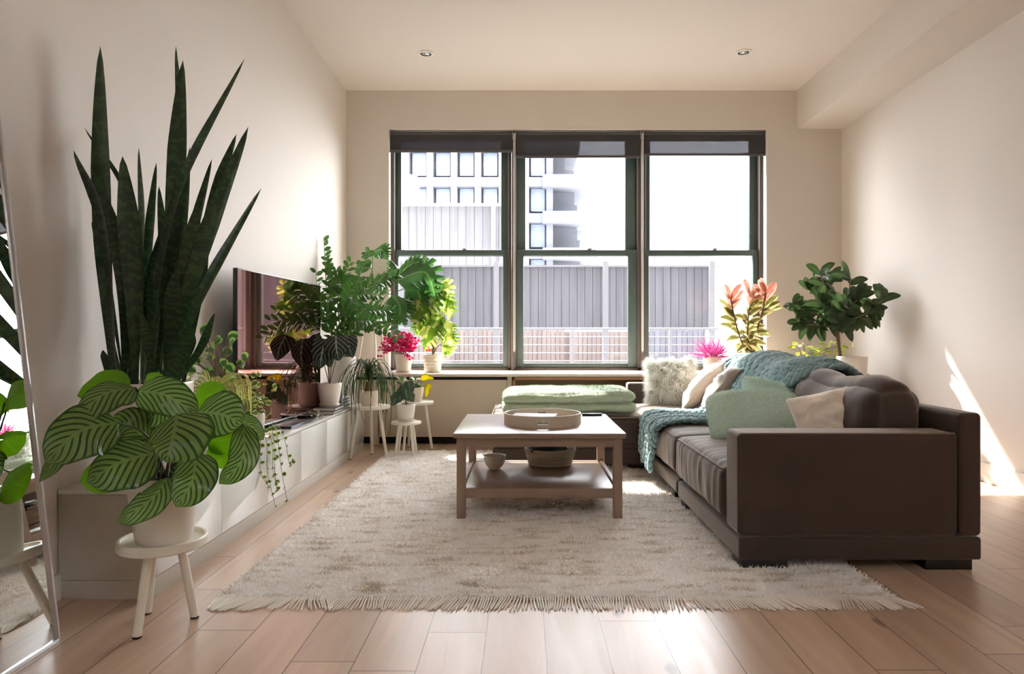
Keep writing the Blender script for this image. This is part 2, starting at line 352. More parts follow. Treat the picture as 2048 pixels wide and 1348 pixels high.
# window: three double-hung units
def window(i,x0,x1,gl,gr,y0=6.93):
    """unit from x0 to x1, glass from gl to gr"""
    z0,z1=WZ0,WZ1; o=empty('window_%d'%i,((x0+x1)/2,y0,z0)); struct(o)
    f=MB(); f.box((x0,y0-.03,z0),(x0+.035,y0+.12,z1),.004).box((x1-.035,y0-.03,z0),(x1,y0+.12,z1),.004).box((x0,y0-.03,z1-.03),(x1,y0+.12,z1),.004).box((x0,y0-.03,z0),(x1,y0+.12,z0+.025),.004)
    f.build('window_frame',jamb_m,o,sharp=35)
    zm=1.815
    for nm,a,b,yy in(('upper_sash',zm,z1-.03,y0+.05),('lower_sash',z0+.025,zm+.06,y0)):
        s=MB(); w0=gl+(0 if nm[0]=='u' else -.02); w1=gr+(0 if nm[0]=='u' else .02)
        s.box((x0+.03,yy,a),(w0,yy+.045,b),.005).box((w1,yy,a),(x1-.03,yy+.045,b),.005)
        s.box((w0,yy,a),(w1,yy+.045,a+(.06 if nm[0]=='u' else .045)),.005).box((w0,yy,b-(.03 if nm[0]=='u' else .06)),(w1,yy+.045,b),.005)
        sa=s.build(nm,green_m,o,sharp=35)
        MB().box((w0-.005,yy+.018,a+.03),(w1+.005,yy+.024,b-.02)).build('window_pane',glass_m,sa)
    l=MB().box(((gl+gr)/2+.12,y0-.02,zm+.06),((gl+gr)/2+.16,y0+.01,zm+.075),.004); l.build('sash_lock',steel_m,o)
S=6.93/F
def wx(px): return (px-1047)*S
window(1,WX0,wx(1024)-.005,wx(801),wx(1002)); window(2,wx(1028)-.01,wx(1282)-.005,wx(1051),wx(1252)); window(3,wx(1284),WX1,wx(1302),wx(1502))
sbox('trim_2',(wx(1024),6.86,WZ0),(wx(1028)+.012,6.93,WZ1),jamb_m,r=.003)
sbox('trim_3',(wx(1280),6.86,WZ0),(wx(1285),6.93,WZ1),jamb_m,r=.003)
# roller blinds
for k,(a,b,zb,lab) in enumerate(((780,1026,303,'dark roller blind over the leftmost window, hem hanging highest of the three'),(1030,1281,314,'dark roller blind over the middle window, hem hanging lowest'),(1285,1530,310,'dark roller blind over the rightmost window beside the right wall'))):
    s=6.84/F; x0=(a-1047)*s; x1=(b-1047)*s; zt=3.05; zz=1-(zb-672)*s
    o=tag(empty('roller_blind',((x0+x1)/2,6.84,zt)),lab,'blind','roller blinds at the window heads')
    MB().box((x0,6.825,zz),(x1,6.827,zt-.04)).build('fabric',blind_m,o)
    MB().box((x0,6.818,zz-.014),(x1,6.834,zz+.012),.004).build('hem_bar',tube_m,o,sharp=35)
    m=MB(); m.tube([(x0+.01,6.86,zt-.035),(x1-.01,6.86,zt-.035)],.034,20); m.build('roll',tube_m,o,sharp=35)
    for xx in(x0,x1-.008): MB().box((xx,6.81,zt-.085),(xx+.008,6.9,zt+.005),.003).build('bracket',steel_m,o,sharp=35)
    ch=MB(); xc=x1+.008 if k<2 else x1-.002; zl=.86 if k<2 else 2.6
    ch.tube([(xc,6.80,zt-.03),(xc,6.80,zl),(xc+.004,6.8,zl-.02),(xc+.012,6.80,zl),(xc+.012,6.80,zt-.03)],.0045,6); ch.build('pull_chain',white_m,o)
# radiator cabinet, sill
MB()
sbox('trim_4',(XL,6.25,.626),(XR,6.93,.654),sill_m,r=.006)   # deep sill
cb=tag(empty('window_bench_cabinet',(-.95,6.5,0)),'cream low cabinet below the window, left of the open wooden niche','cabinet')
MB().box((XL,6.33,.065),(-.106,6.78,.626)).build('body',cab_m,cb)
MB().box((XL,6.31,.59),(-.13,6.335,.62)).build('painted_shadow_gap',dark_m,cb)  # dark strip paints in the shade beneath the sill
MB().box((XL+.002,6.29,.07),(-1.34,6.335,.596),.003).build('door',cab_m,cb,sharp=35)
MB().box((-1.33,6.29,.07),(-.155,6.335,.596),.003).build('door',cab_m,cb,sharp=35)
MB().box((-.15,6.29,0),(-.106,6.335,.626),.003).build('end_post',cab_m,cb,sharp=35)
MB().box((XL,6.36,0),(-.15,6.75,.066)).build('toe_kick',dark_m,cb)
MB().box((-1.39,6.295,0),(-1.335,6.335,.07)).build('foot',cab_m,cb); 
nc=tag(empty('open_niche_cabinet',(.9,6.5,0)),'open reddish wooden niche below the window sill behind the green folded blanket','cabinet')
n=MB(); n.box((-.10,6.27,0),(-.078,6.78,.626),.002); n.box((-.10,6.27,.596),(XR,6.78,.622),.002); n.box((1.18,6.27,0),(1.2,6.78,.6)); n.build('case',niche_m,nc,sharp=35)
MB().box((-.08,6.74,.0),(XR,6.78,.6)).build('back_panel',niche_m,nc)
MB().box((.1,6.45,.02),(1.1,6.6,.47),.01).build('radiator',dark_m,nc,sharp=35)
# recessed lights
for x,y,lab in((-.845,5.91,'round recessed ceiling light on the left'),(1.895,5.88,'round recessed ceiling light on the right, nearer the soffit')):
    o=tag(empty('recessed_light',(x,y,ZC)),lab,'ceiling light','recessed lights in the ceiling')
    MB().lathe((x,y,ZC),[(.046,-.002),(.068,-.001),(.068,-.006),(.05,-.009),(.046,-.004)],32).build('trim_ring',white_m,o,sharp=40)
    MB().lathe((x,y,ZC),[(.0,-.0025),(.047,-.003),(.047,-.006),(.03,-.0035),(.0,-.004)],32).build('baffle',black_m,o)
    m=MB(); m.lathe((x+.006,y,ZC),[(.0,-.013),(.018,-.015),(.028,-.01),(.03,-.003),(0,-.003)],20); m.build('reflector',chrome_m,o)
# ---------------------------------------------------------------- outside
fog=M('pale haze grey render',(178,178,184),.9,var=.03); 
def bldg():
    o=tag(empty('apartment_tower',(-3,62,-20)),'hazy pale tower with a grid of windows beyond the left and middle window panes','building')
    Y=60; s=Y/F; X=lambda p:(p-1047)*s; Z=lambda q:1-(q-672)*s
    pier=M('pale concrete grid',(82,83,89),.9,var=.03); rec=M('grey window surround',(64,66,74),.8,var=.05); gl=M('bluish window glass',(104,112,132),.3,var=.08)
    b=MB().box((X(-200),Y+1,-22),(X(1085),Y+22,Z(120))); b.build('wall',rec,o)
    g=MB()
    for px in range(716,1112,48): g.box((X(px-7),Y,-20),(X(px+6),Y+1.1,Z(120)))
    for qy in range(150,700,72): g.box((X(600),Y-.1,Z(qy+7)),(X(1092),Y+1.1,Z(qy-11)))
    g.build('facade_grid',pier,o)
    for qy in range(178,640,72):
        for px in range(740,1078,48):
            if qy>520 and px<980: continue
            MB().box((X(px-14),Y+.75,Z(qy+26)),(X(px+14),Y+.95,Z(qy-20))).build('window',gl,o)
    t=MB()
    for k in range(7):
        zz=150+k*72; xr=1178-max(0,(3-k))*14+(k-3)*6
        t.box((X(1085),Y+2,Z(zz+36)),(X(xr-26),Y+14,Z(zz-36)))
        t.box((X(1085),Y-1,Z(zz+10)),(X(xr),Y+12,Z(zz-12)))
    t.build('balcony_stack',pier,o)
bldg()
ch=tag(empty('roof_vent_stack',P(815,500,30)),'pale round vent stack on the roof seen at the left of the left pane','chimney')
c0=P(816,500,30); MB().lathe((c0.x,30,-2),[(.36,0),(.36,9.0),(.4,9.0),(.4,9.15),(.5,9.2),(.5,9.7),(.42,9.75),(.42,10.),(.1,10.1)],28).build('stack',M('pale vent metal',(146,146,150),.6),ch)
def planks(name,lo,hi,w,mat,parent,axis=0):
    m=MB(); x=lo[0]; i=0
    while x<hi[0]-.01:
        d=R.uniform(0,.012); m.box((x+.004,lo[1]-d,lo[2]),(min(x+w,hi[0])-.004,hi[1],hi[2])); x+=w
    return m.build(name,mat,parent)
def weather(name,c):
    t=NT(name); n=t.noise(1,6,(9,9,.5)); n2=t.noise(1.2,3); c=lin(c)
    base=t.mix(t.ramp(n,.3,.7),tuple(v*.72 for v in c[:3])+(1,),c); base=t.mix(t.math('MULTIPLY',n2,.35),base,lin((146,146,160))); return t.done(t.bsdf(base,.9))
grayw=weather('weathered grey boards',(146,146,152)); grayw2=weather('weathered warm grey boards',(126,125,124)); tanw=weather('sun-bleached tan boards',(166,148,136)); postm=M('white post paint',(160,159,164),.7)
bw=tag(empty('rooftop_board_wall',(-2.3,20,0)),'tall grey boarded rooftop wall behind the left window panes','wall panel')
MB().box((-3.6,20.05,-.5),(-.6,20.2,4.82)).build('backing',grayw2,bw); planks('boards',(-3.6,20,-.5),(-.6,20.05,4.8),.24,grayw2,bw)
MB().box((-3.65,19.93,4.8),(-.55,20.25,4.88)).build('cap_rail',postm,bw); MB().box((-.95,19.9,-.5),(-.82,20,4.9)).build('post',postm,bw)
fe=tag(empty('privacy_fence',(.9,14,0)),'long grey board fence with white posts beyond the lower window panes','fence')
MB().box((-2.9,14.04,1.17),(3.9,14.06,2.41)).build('backing',grayw,fe); planks('boards',(-2.9,14,1.17),(3.9,14.04,2.41),.16,grayw,fe)
MB().box((-2.95,13.93,2.41),(3.93,14.1,2.45)).build('cap_rail',postm,fe); MB().box((-2.95,13.9,1.12),(3.93,14.06,1.17)).build('bottom_rail',postm,fe)
for px in(803,993,1210,1421): x=(px-1047)*14/F; MB().box((x-.055,13.86,.1),(x+.055,13.96,2.52)).build('post',postm,fe)
ft=tag(empty('low_slatted_screen',(.9,15,0)),'tan slatted screen low behind the terrace railing','fence')
MB().box((-2.9,15.04,.1),(4.0,15.06,1.1)).build('backing',tanw,ft); planks('slats',(-2.9,15,.1),(.9,15.03,1.16),.1,tanw,ft); planks('slats',(1.0,15,.1),(2.2,15.03,1.1),.1,tanw,ft); planks('slats',(2.4,15,.1),(4.0,15.03,1.16),.12,grayw,ft)
rl=tag(empty('terrace_railing',(.9,11.5,0)),'white metal terrace railing of thin horizontal bars beyond the window','railing')
for q in(657,674,690,706,722): z=1-(q-672)*11.5/F; MB().tube([(-2.6,11.5,z),(3.3,11.5,z)],.009 if q>660 else .016,8).build('rail',postm,rl)
for px in(760,952,1145,1340): x=(px-1047)*11.5/F; MB().box((x-.02,11.48,.1),(x+.02,11.52,1.13)).build('railing_post',postm,rl)
sbox('trim_5',(-12,7.2,-.1),(14,17,.1),M('terrace concrete',(96,96,98),.9,var=.08))
def white_edge():
    pass
# ---------------------------------------------------------------- console, tv
cs=tag(empty('media_console',(-1.58,4.3,0)),'long low white media console with glossy doors along the left wall','media console')
X0,X1,Y0,Y1,ZT=-1.762,-1.406,2.585,6.02,.418
MB().box((X0,Y0,.075),(X1-.022,Y1,ZT-.02),.002).build('body',matte_white,cs,sharp=35)
MB().box((X0,Y0+.004,0),(X1-.004,Y1,.073),.002).build('plinth',matte_white,cs,sharp=35)
MB().box((X0,Y0-.002,ZT-.019),(X1,Y1+.002,ZT),.003).build('top',gloss_m,cs,sharp=35)
MB().box((X1-.03,Y0,.075),(X1-.022,Y0+.03,ZT-.02)).build('end_strip',matte_white,cs)
dw=(Y1-Y0-.03)/6
for i in range(6): MB().box((X1-.021,Y0+.03+i*dw+.002,.078),(X1,Y0+.03+(i+1)*dw-.002,ZT-.022),.002).build('door',gloss_m,cs,sharp=35)
tv=tag(empty('television',(-1.64,4.74,ZT)),'flat television with glossy reddish brown screen on the white media console','television')
ya=-math.atan2(.07,1.35); Tm=Matrix.Rotation(ya,4,'Z')
def tbox(nm,lo,hi,mt,r=0):
    g=MB(); bx_=MB().box(lo,hi,r); g.add([Vector((-1.62,3.87,0))+Tm@Vector(p) for p in bx_.v],bx_.f); return g.build(nm,mt,tv,sharp=35)
tbox('housing',(-.03,0,.45),(-.003,1.352,1.388),black_m,.004); tbox('screen',(-.003,.006,.456),(-.001,1.346,1.382),screen_m); tbox('lower_bezel',(-.006,-.001,.446),(.002,1.353,.453),steel_m,.001)
for y in(.25,1.1): tbox('stand_foot',(-.07,y-.02,ZT),(.04,y+.02,ZT+.01),black_m,.003); tbox('stand_neck',(-.02,y-.012,ZT+.009),(-.008,y+.012,.455),black_m)
# laptop, set-top box
def rot(z): return Matrix.Rotation(z,4,'Z')
lp=tag(empty('laptop',(-1.535,4.46,ZT)),'closed dark laptop lying flat on the near half of the white console','laptop')
MB().box((-1.63,4.27,ZT+.001),(-1.44,4.65,ZT+.010),.004,mat=rot(-.05)).build('base',laptop_m,lp,sharp=35)
MB().box((-1.63,4.27,ZT+.0105),(-1.44,4.65,ZT+.017),.003,mat=rot(-.05)).build('lid',laptop_m,lp,sharp=35)
st=tag(empty('set_top_box',(-1.52,4.79,ZT)),'small black set-top box with a cable beside the laptop','media box')
MB().box((-1.57,4.73,ZT),(-1.47,4.85,ZT+.032),.005).build('case',black_m,st,sharp=35)
MB().tube([(-1.57,4.8,ZT+.01),(-1.64,4.7,ZT+.012),(-1.65,4.5,ZT+.012),(-1.66,4.2,ZT+.006)],.004,6).build('cable',black_m,st)
ad=tag(empty('power_adapter',(-1.447,4.8,ZT)),'small silver power adapter with a thin cord next to the black box','adapter')
MB().box((-1.46,4.78,ZT),(-1.435,4.82,ZT+.035),.005).build('block',chrome_m,ad,sharp=35)
MB().tube([(-1.45,4.82,ZT+.02),(-1.46,4.88,ZT+.05),(-1.49,4.93,ZT+.04),(-1.46,4.97,ZT+.004),(-1.48,5.0,ZT+.004)],.0025,6).build('cord',steel_m,ad)
# books
def book(x0,y0,z,wx_,wy,h,cov,label,group,spine='x',marks=None):
    o=tag(empty('book',(x0+wx_/2,y0+wy/2,z)),label,'book',group)
    MB().box((x0+.003,y0+.004,z+.003),(x0+wx_-.004,y0+wy-.004,z+h-.003)).build('pages',paper_m,o)
    c=MB(); c.box((x0,y0,z),(x0+wx_,y0+wy,z+.003)).box((x0,y0,z+h-.003),(x0+wx_,y0+wy,z+h)).box((x0+wx_-.003,y0,z),(x0+wx_,y0+wy,z+h)); c.build('cover',cov,o,sharp=35)
    if marks:
        q=MB(); y=y0+.02
        while y<y0+wy-.03: l=R.uniform(.006,.02); q.box((x0+wx_,y,z+h*.3),(x0+wx_+.0008,y+l,z+h*.7)); y+=l+R.uniform(.003,.01)
        q.build('spine_lettering',marks,o)
wc=M('white book cover',(224,222,218),.4); gc=M('grey book cover',(92,90,96),.4); ink=M('dark ink',(34,32,40),.6); wink=M('pale ink',(214,210,204),.6)
book(-1.61,5.05,ZT,.2,.3,.024,gc,'grey book at the bottom of the pair under the small white plant pot','books on the console','x',wink)
book(-1.60,5.06,ZT+.0242,.2,.28,.024,gc,'grey book on top of the pair, directly under the small white plant pot','books on the console','x',wink)
book(-1.64,5.41,ZT,.2,.3,.036,wc,'thick white book at the bottom of the far stack on the console','books on the console','x',ink)
book(-1.63,5.42,ZT+.0362,.19,.28,.022,wc,'white book with bold dark spine lettering in the middle of the far stack','books on the console','x',ink)
book(-1.64,5.41,ZT+.0584,.2,.28,.028,wc,'white book on top of the far stack on the console','books on the console','x',ink)
be=MB(); be.box((-1.445,5.345,ZT+.001),(-1.437,5.395,ZT+.17),.003)
tag(MB().box((-1.55,5.345,ZT),(-1.435,5.40,ZT+.20),.018,4).build('bookend',M('charcoal metal',(62,62,68),.5),sharp=35),'dark charcoal bookend standing between the small plant pot and the far books','bookend')
# mirror
mr=tag(empty('leaning_floor_mirror',(-1.6,1.85,0)),'tall floor mirror with thin silver frame leaning on the left wall','mirror')
bx,tx,zt=-1.515,-1.748,2.02; A=math.atan2(bx-tx,zt); Mx=Matrix.Rotation(-A,4,'Y'); L=math.hypot(bx-tx,zt)
def mbox(m,lo,hi,**k):   # box in mirror space: x depth, y along wall, z up the glass
    b=MB().box(lo,hi,**k); m.add([Vector((bx,0,0))+Mx@Vector(p) for p in b.v],b.f)
f=MB()
for lo,hi in(((-.028,1.40,0),(0,1.412,L)),((-.028,2.226,0),(0,2.238,L)),((-.028,1.40,0),(0,2.238,.014)),((-.028,1.40,L-.014),(0,2.238,L))): mbox(f,lo,hi,r=.002)
f.build('frame',M('satin silver frame',(186,182,180),.3,.7,var=.02),mr,sharp=35)
g=MB(); mbox(g,(-.02,1.41,.01),(-.009,2.228,L-.01)); g.build('mirror_glass',mirror_m,mr)
# ---------------------------------------------------------------- rug
rx0,rx1,ry0,ry1=-1.156,1.413,2.585,5.90
ru=tag(empty('shaggy_rug',((rx0+rx1)/2,(ry0+ry1)/2,0)),'large cream shaggy wool rug with a fringed near edge on the oak floor','rug')
nx,ny=200,250; xs=np.linspace(rx0,rx1,nx); ys=np.linspace(ry0,ry1,ny); XX,YY=np.meshgrid(xs,ys,indexing='ij')
ZZ=np.zeros_like(XX)
for i in range(nx):
    for j in range(ny):
        x=xs[i];y=ys[j]; e=min(i,j,nx-1-i,ny-1-j); ZZ[i,j]=(.007+.004*noise.noise(Vector((x*7,y*26,0)))+.003*noise.noise(Vector((x*30,y*60,3)))) if e>0 else .001
v=np.stack([XX,YY,ZZ],-1).reshape(-1,3); a=(np.arange(nx-1)[:,None]*ny+np.arange(ny-1)[None]).ravel(); f=np.stack([a,a+ny,a+ny+1,a+1],1)
fast('rug_base',v,f,rug_m,ru)
n=150000; px=NP.uniform(rx0,rx1,n); py=ry0+(ry1-ry0)*NP.rand(n)**1.35; jx=NP.rand(n)<.0
row=np.sin(px*3+np.sin(py*11)*2)*.006; py=np.clip(np.round(py/.017)*.017+row+NP.normal(size=n)*.004,ry0,ry1)
pos=np.stack([px,py,np.full(n,.006)],1); dr=np.stack([NP.normal(size=n)*.45,NP.normal(size=n)*.35-.35,np.full(n,.8)],1); dr/=np.linalg.norm(dr,axis=1)[:,None]
v,f=strands(pos,dr,NP.uniform(.012,.024,n),NP.uniform(.003,.006,n),.6,.3); po=fast('pile',v,f,rug_m,ru); po['kind']='stuff'
fr=MB(); k=0; x=rx0
while x<rx1+.0:
    l=R.uniform(.085,.115); ph=(x-rx0)/(rx1-rx0); lean=(-.01+.01*math.sin(x*9)+.012*math.sin(x*31))+(.05*max(0,(ph-.5)*2)) -.02*max(0,.15-ph)/.15
    fold=noise.noise(Vector((x*4.5,7,0)))*.06; fold=fold if abs(fold)>.012 else 0
    pts=[(x,ry0+.01,.010),(x+lean*.3+fold*.2,ry0-l*.35,.011),(x+lean*.8+fold*.8,ry0-l*.72,.006),(x+lean+fold*1.1+R.uniform(-.003,.003),ry0-l,.005)]
    fr.tube(crv([Vector(p) for p in pts],6),.0032,5,rr=[.0034,.0034,.0032,.0032,.003,.003,.002]); x+=R.uniform(.0085,.0125)
fr.build('fringe',fringe_m,ru)
# ---------------------------------------------------------------- coffee table
tb=tag(empty('coffee_table',(.086,4.12,.015)),'square grey-brown wooden coffee table with a lower shelf standing on the rug','coffee table')
a0,a1,b0,b1=-.378,.551,3.66,4.58
MB().box((a0,b0,.451),(a1,b1,.477),.003).build('tabletop',wood_t,tb,sharp=35)
for x in(a0+.016,a1-.064):
    for y in(b0+.03,b1-.078): MB().box((x,y,.012),(x+.048,y+.048,.451),.003).build('leg',wood_tl,tb,sharp=35)
for lo,hi,mt in(((a0+.05,b0+.036,.40),(a1-.05,b0+.058,.451),wood_t),((a0+.05,b1-.07,.40),(a1-.05,b1-.048,.451),wood_t),((a0+.022,b0+.06,.40),(a0+.042,b1-.06,.451),wood_tl),((a1-.042,b0+.06,.40),(a1-.022,b1-.06,.451),wood_tl)): MB().box(lo,hi).build('apron',mt,tb)
sr=MB(); sr.box((a0+.05,b0+.036,.122),(a1-.05,b0+.062,.174),.002).box((a0+.05,b1-.074,.122),(a1-.05,b1-.05,.176),.002).box((a0+.026,b0+.07,.122),(a0+.05,b1-.07,.18),.002).box((a1-.05,b0+.07,.122),(a1-.026,b1-.07,.18),.002); sr.build('shelf_rail',wood_tl,tb,sharp=35)
MB().box((a0+.058,b0+.066,.155),(a1-.058,b1-.078,.173),.001).build('shelf',wood_t,tb,sharp=35)
tr=tag(empty('round_tray',(.114,4.09,.477)),'round pale grey tray with cut-out handle on top of the coffee table','tray')
c=(.114,4.09,.477)
def ring_with_slot(m,c,r,th,h,slots):
    n=160
    for i in range(n):
        t0=2*math.pi*i/n; t1=2*math.pi*(i+1)/n; tm=(t0+t1)/2; zz=[(0,h)]
        for s,wd in slots:
            if abs((tm-s+math.pi)%(2*math.pi)-math.pi)<wd: zz=[(0,h*.34),(h*.68,h)]
        for z0,z1 in zz:
            vs=[(c[0]+rr*math.cos(t),c[1]+rr*math.sin(t),c[2]+z) for rr in(r-th,r) for t in(t0,t1) for z in(z0,z1)]
            m.add(vs,[(4,6,7,5),(0,1,3,2),(1,5,7,3),(0,2,6,4),(0,4,5,1),(2,3,7,6)])
m=MB(); ring_with_slot(m,c,.23,.007,.062,((-math.pi/2-.02,.125),(math.pi/2,.125)))
m.build('rim',tray_m,tr,sharp=50); MB().lathe((c[0],c[1],c[2]),[(.224,.001),(.224,.008),(0,.008)],64).build('tray_base',tray_m,tr,sharp=40)
MB().tube([(c[0]+.2265*math.cos(t),c[1]+.2265*math.sin(t),c[2]+.063) for t in[2*math.pi*i/96 for i in range(97)]],.0042,6).build('rim_edge',white_m,tr)
def rb(x,y,z,w,d,h,ang,cov,label,grp,marks=ink):
    o=tag(empty('book',(x,y,z)),label,'book',grp); Rm=rot(ang); q=Vector((x,y,z))
    def bb(nm,lo,hi,mt): b=MB().box(lo,hi); g=MB(); g.add([q+Rm@Vector(p) for p in b.v],b.f); g.build(nm,mt,o,sharp=35)
    bb('pages',(-w/2+.003,-d/2+.001,.002),(w/2-.003,d/2-.003,h-.002),paper_m); bb('cover',(-w/2,-d/2,h-.002),(w/2,d/2,h),cov); bb('cover',(-w/2,-d/2,0),(w/2,d/2,.002),cov); bb('spine',(-w/2,-d/2-.001,0),(w/2,-d/2+.001,h),cov)
    g=MB(); xx=-w/2+.015
    while xx<w/2-.03:
        l=R.uniform(.004,.016); b=MB().box((xx,-d/2-.002,h*.25),(xx+l,-d/2-.001,h*.75)); g.add([q+Rm@Vector(p) for p in b.v],b.f); xx+=l+R.uniform(.002,.007)
    g.build('spine_lettering',marks,o)
rb(.055,4.10,.486,.25,.19,.022,-.06,M('patterned dark cover',(110,112,104),.5,var=.5,sc=60),'dark patterned book lying in the round tray under the pale one','books in the tray',wink)
rb(.065,4.11,.5085,.26,.19,.016,-.16,M('pale lilac cover',(206,202,208),.3),'pale lilac book lying on top in the round tray','books in the tray',ink)
rb(.225,3.99,.486,.14,.11,.006,.1,wc,'thin white booklet at the right side of the round tray','books in the tray',wink)
rm=tag(empty('remote_control',(.46,4.5,.477)),'slim dark remote control on the coffee table right of the tray','remote'); 
MB().box((.385,4.47,.477),(.515,4.505,.492),.005).build('body',M('dark grey plastic',(66,60,58),.4),rm,sharp=35)
bt=MB(); [bt.box((.395+.013*i,4.48,.492),(.402+.013*i,4.495,.4935)) for i in range(9)]; bt.build('buttons',black_m,rm)
bo=MB(); bo.lathe((-.18,4.24,.173),[(.0,.0),(.03,.0),(.034,.006),(.052,.025),(.064,.05),(.068,.078),(.071,.083),(.071,.088),(.065,.087),(.06,.05),(.045,.022),(.02,.01),(0,.009)],40)
tag(bo.build('bowl',bowl_m,sharp=60),'small stone-coloured bowl on the lower shelf of the coffee table','bowl')
bk=tag(empty('rope_basket',(.17,4.36,.173)),'oval cream rope basket on the lower table shelf','basket')
w=MB(); pr=[(0,0),(.118,0),(.125,.006)]+[(.119+.03*(z/.13),z) for z in[.006+.0155*i for i in range(1,9)]]+[(.152,.134),(.150,.137),(.146,.13),(.118,.01),(0,.008)]
w.lathe((.166,4.18,.173),pr,48,1,.62,wob=lambda t,z:1); 
w.v=[(x,y,z+(.012*((abs(x-.166)/.155)**2)*((z-.173)/.135))) for x,y,z in w.v]
w.v=[(.17+(x-.166)*1.03,y+.18,.173+(z-.173)*.78) for x,y,z in w.v]; w.build('wall',rope_m,bk)
for i in range(9): 
    z=.011+.0145*i; r=.1265+.03*z/.13; MB
hm=MB()
for i in range(9):
    z=.011+.0145*i; r=.1255+.031*z/.13
    hm.tube([(.166+r*math.cos(t),4.18+r*.62*math.sin(t),.173+z+.012*(abs(math.cos(t))**2)*z/.135) for t in[2*math.pi*j/64 for j in range(65)]],.0072,6)
hm.v=[(.17+(x-.166)*1.03,y+.18,.173+(z-.173)*.78) for x,y,z in hm.v]; hm.build('rope_coil',rope_m,bk)
for k,(x,y,z,a,l,mt,lab) in enumerate(((.135,4.15,0.314,.15,.2,cloth_dark,'dark navy folded pouch lying lowest in the rope basket'),(.2,4.17,0.320,-.2,.19,M('dark bottle green pouch',(46,62,58),.6,var=.2),'dark green pouch lying across the right of the rope basket'),(.1,4.2,0.324,.1,.11,M('pale grey pouch',(170,176,184),.5),'pale grey pouch at the left top of the rope basket'))):
    q=pillow((x,y+.185,z-.030),(math.cos(a),math.sin(a),.05),(-math.sin(a),math.cos(a),.15),l,.085,.042,12,.006,seed=k); tag(q.build('pouch',mt),lab,'pouch','things in the rope basket')
# ---------------------------------------------------------------- sofa
so=tag(empty('sectional_sofa',(1.3,4.5,0)),'large brown velvet L-shaped sofa with chaise along the right wall and window','sofa')
def sb(name,lo,hi,r=.02,mat=velvet_m,seg=4): return MB().box(lo,hi,r,seg).build(name,mat,so,sharp=35,wn=True)
sb('armrest',(.914,2.905,.146),(1.853,3.09,.586),.022); sb('armrest',(.925,6.05,.146),(1.853,6.2,.584),.022)
sb('back_frame',(1.856,2.90,.146),(1.952,6.2,.673),.022)
sb('base',(.918,2.905,.045),(1.952,4.06,.142),.012); sb('base',(.918,4.085,.045),(1.952,5.03,.142),.03); sb('base',(.918,5.04,.045),(1.952,6.2,.142),.012); sb('base',(-.23,5.06,.045),(.914,6.03,.17),.012)
for x,y in((.93,2.92),(1.72,2.92),(.93,3.9),(.93,4.2),(1.78,4.0),(-.21,5.1),(.8,5.1),(-.21,5.9),(1.78,6.0)): MB().box((x,y,.0),(x+.2,y+.13,.046),.003).build('leg',foot_m,so,sharp=35)
def cush(name,lo,hi,r,puff,seed,wr=.006,st=(2,9,3),sp=.012,n=30):
    m=softbox(lo,hi,r,puff,wr,n,seed,st,side_puff=sp); return m
def seam(lo,hi,z,r,x_front=True):
    pass
c1=cush('a',(.902,3.095,.165),(1.82,4.06,.405),.045,.03,1,.0075,(1.4,24,2.5),n=46); o1=c1.build('seat_cushion',velvet_m,so)
c2=cush('a',(.905,4.07,.165),(1.82,5.035,.405),.05,.025,5,.006,(1.6,12,2.5),n=40); o2=c2.build('seat_cushion',velvet_m,so)
c3=cush('a',(.925,5.045,.165),(1.82,6.04,.405),.05,.02,9,.005); c3.build('seat_cushion',velvet_m,so)
c4=cush('a',(-.25,5.045,.165),(.915,6.04,.402),.05,.012,12,.005); o4=c4.build('seat_cushion',velvet_m,so)
for (x0,x1,y0,y1,o) in((.905,1.8,3.1,4.055,o1),(.908,1.8,4.075,5.03,o2),(-.245,.91,5.05,6.03,o4)):
    pts=[Vector(p) for p in((x1,y0+.008,.394),(x0+.04,y0+.006,.394),(x0+.006,y0+.04,.392),(x0+.002,(y0+y1)/2,.396),(x0+.006,y1-.04,.392),(x0+.04,y1-.006,.394),(x1,y1-.008,.394))]
    MB().tube(pts,.0055,6).build('piping',piping_m,o)
for k,(y0,y1,zt) in enumerate(((3.12,4.08,.775),(4.08,5.02,.775),(5.02,5.98,.77))):
    m=softbox((1.60,y0,.40),(1.83,y1,zt),.11,.02,.016,26,20+k*7,(3,5,4),side_puff=.04)
    m.v=[(x+(z-.4)*.06-.01,y,z+.012*math.sin((y-y0)*9)) for x,y,z in m.v]; m.build('back_cushion',velvet_m,so)
# piping along arm edges
MB().tube([(.917,2.925,.16),(.917,2.925,.565),(.93,2.915,.583),(1.84,2.915,.584)],.004,6).build('piping',piping_m,so)
# pillows
def fleece(mb,name,mat,n,L,w,parent,grav=.3,bend=.7):
    p,nn=sample(mb,n); d=nn+NP.normal(size=(n,3))*.35; d/=np.linalg.norm(d,axis=1)[:,None]
    v,f=strands(p,d,NP.uniform(.6,1.2,n)*L,NP.uniform(.7,1.2,n)*w,bend,grav); o=fast(name,v,f,mat,parent); o['kind']='stuff'; return o
fp=tag(empty('fur_pillow',(1.24,5.72,.41)),'shaggy pale fur pillow leaning against the far sofa arm','pillow')
m=pillow((1.24,5.76,.63),(1,-.12,.02),(.06,.38,.92),.40,.38,.17,22,seed=2); m.build('cover',furbase_m,fp)
def longfur(mb,n,L,par):
    p,nn=sample(mb,n); cl=np.stack([np.sin(p[:,0]*61+np.sin(p[:,2]*43)*2),np.cos(p[:,1]*53+p[:,2]*37),np.sin(p[:,2]*57+p[:,0]*31)],1)
    d=nn+cl*.55+NP.normal(size=(n,3))*.15+np.array([0,0,-.25]); d/=np.linalg.norm(d,axis=1)[:,None]
    v,f=strands(p,d,NP.uniform(.6,1.2,n)*L,NP.uniform(.002,.0042,n),.35,.5); o=fast('fur',v,f,fur_m,par); o['kind']='stuff'
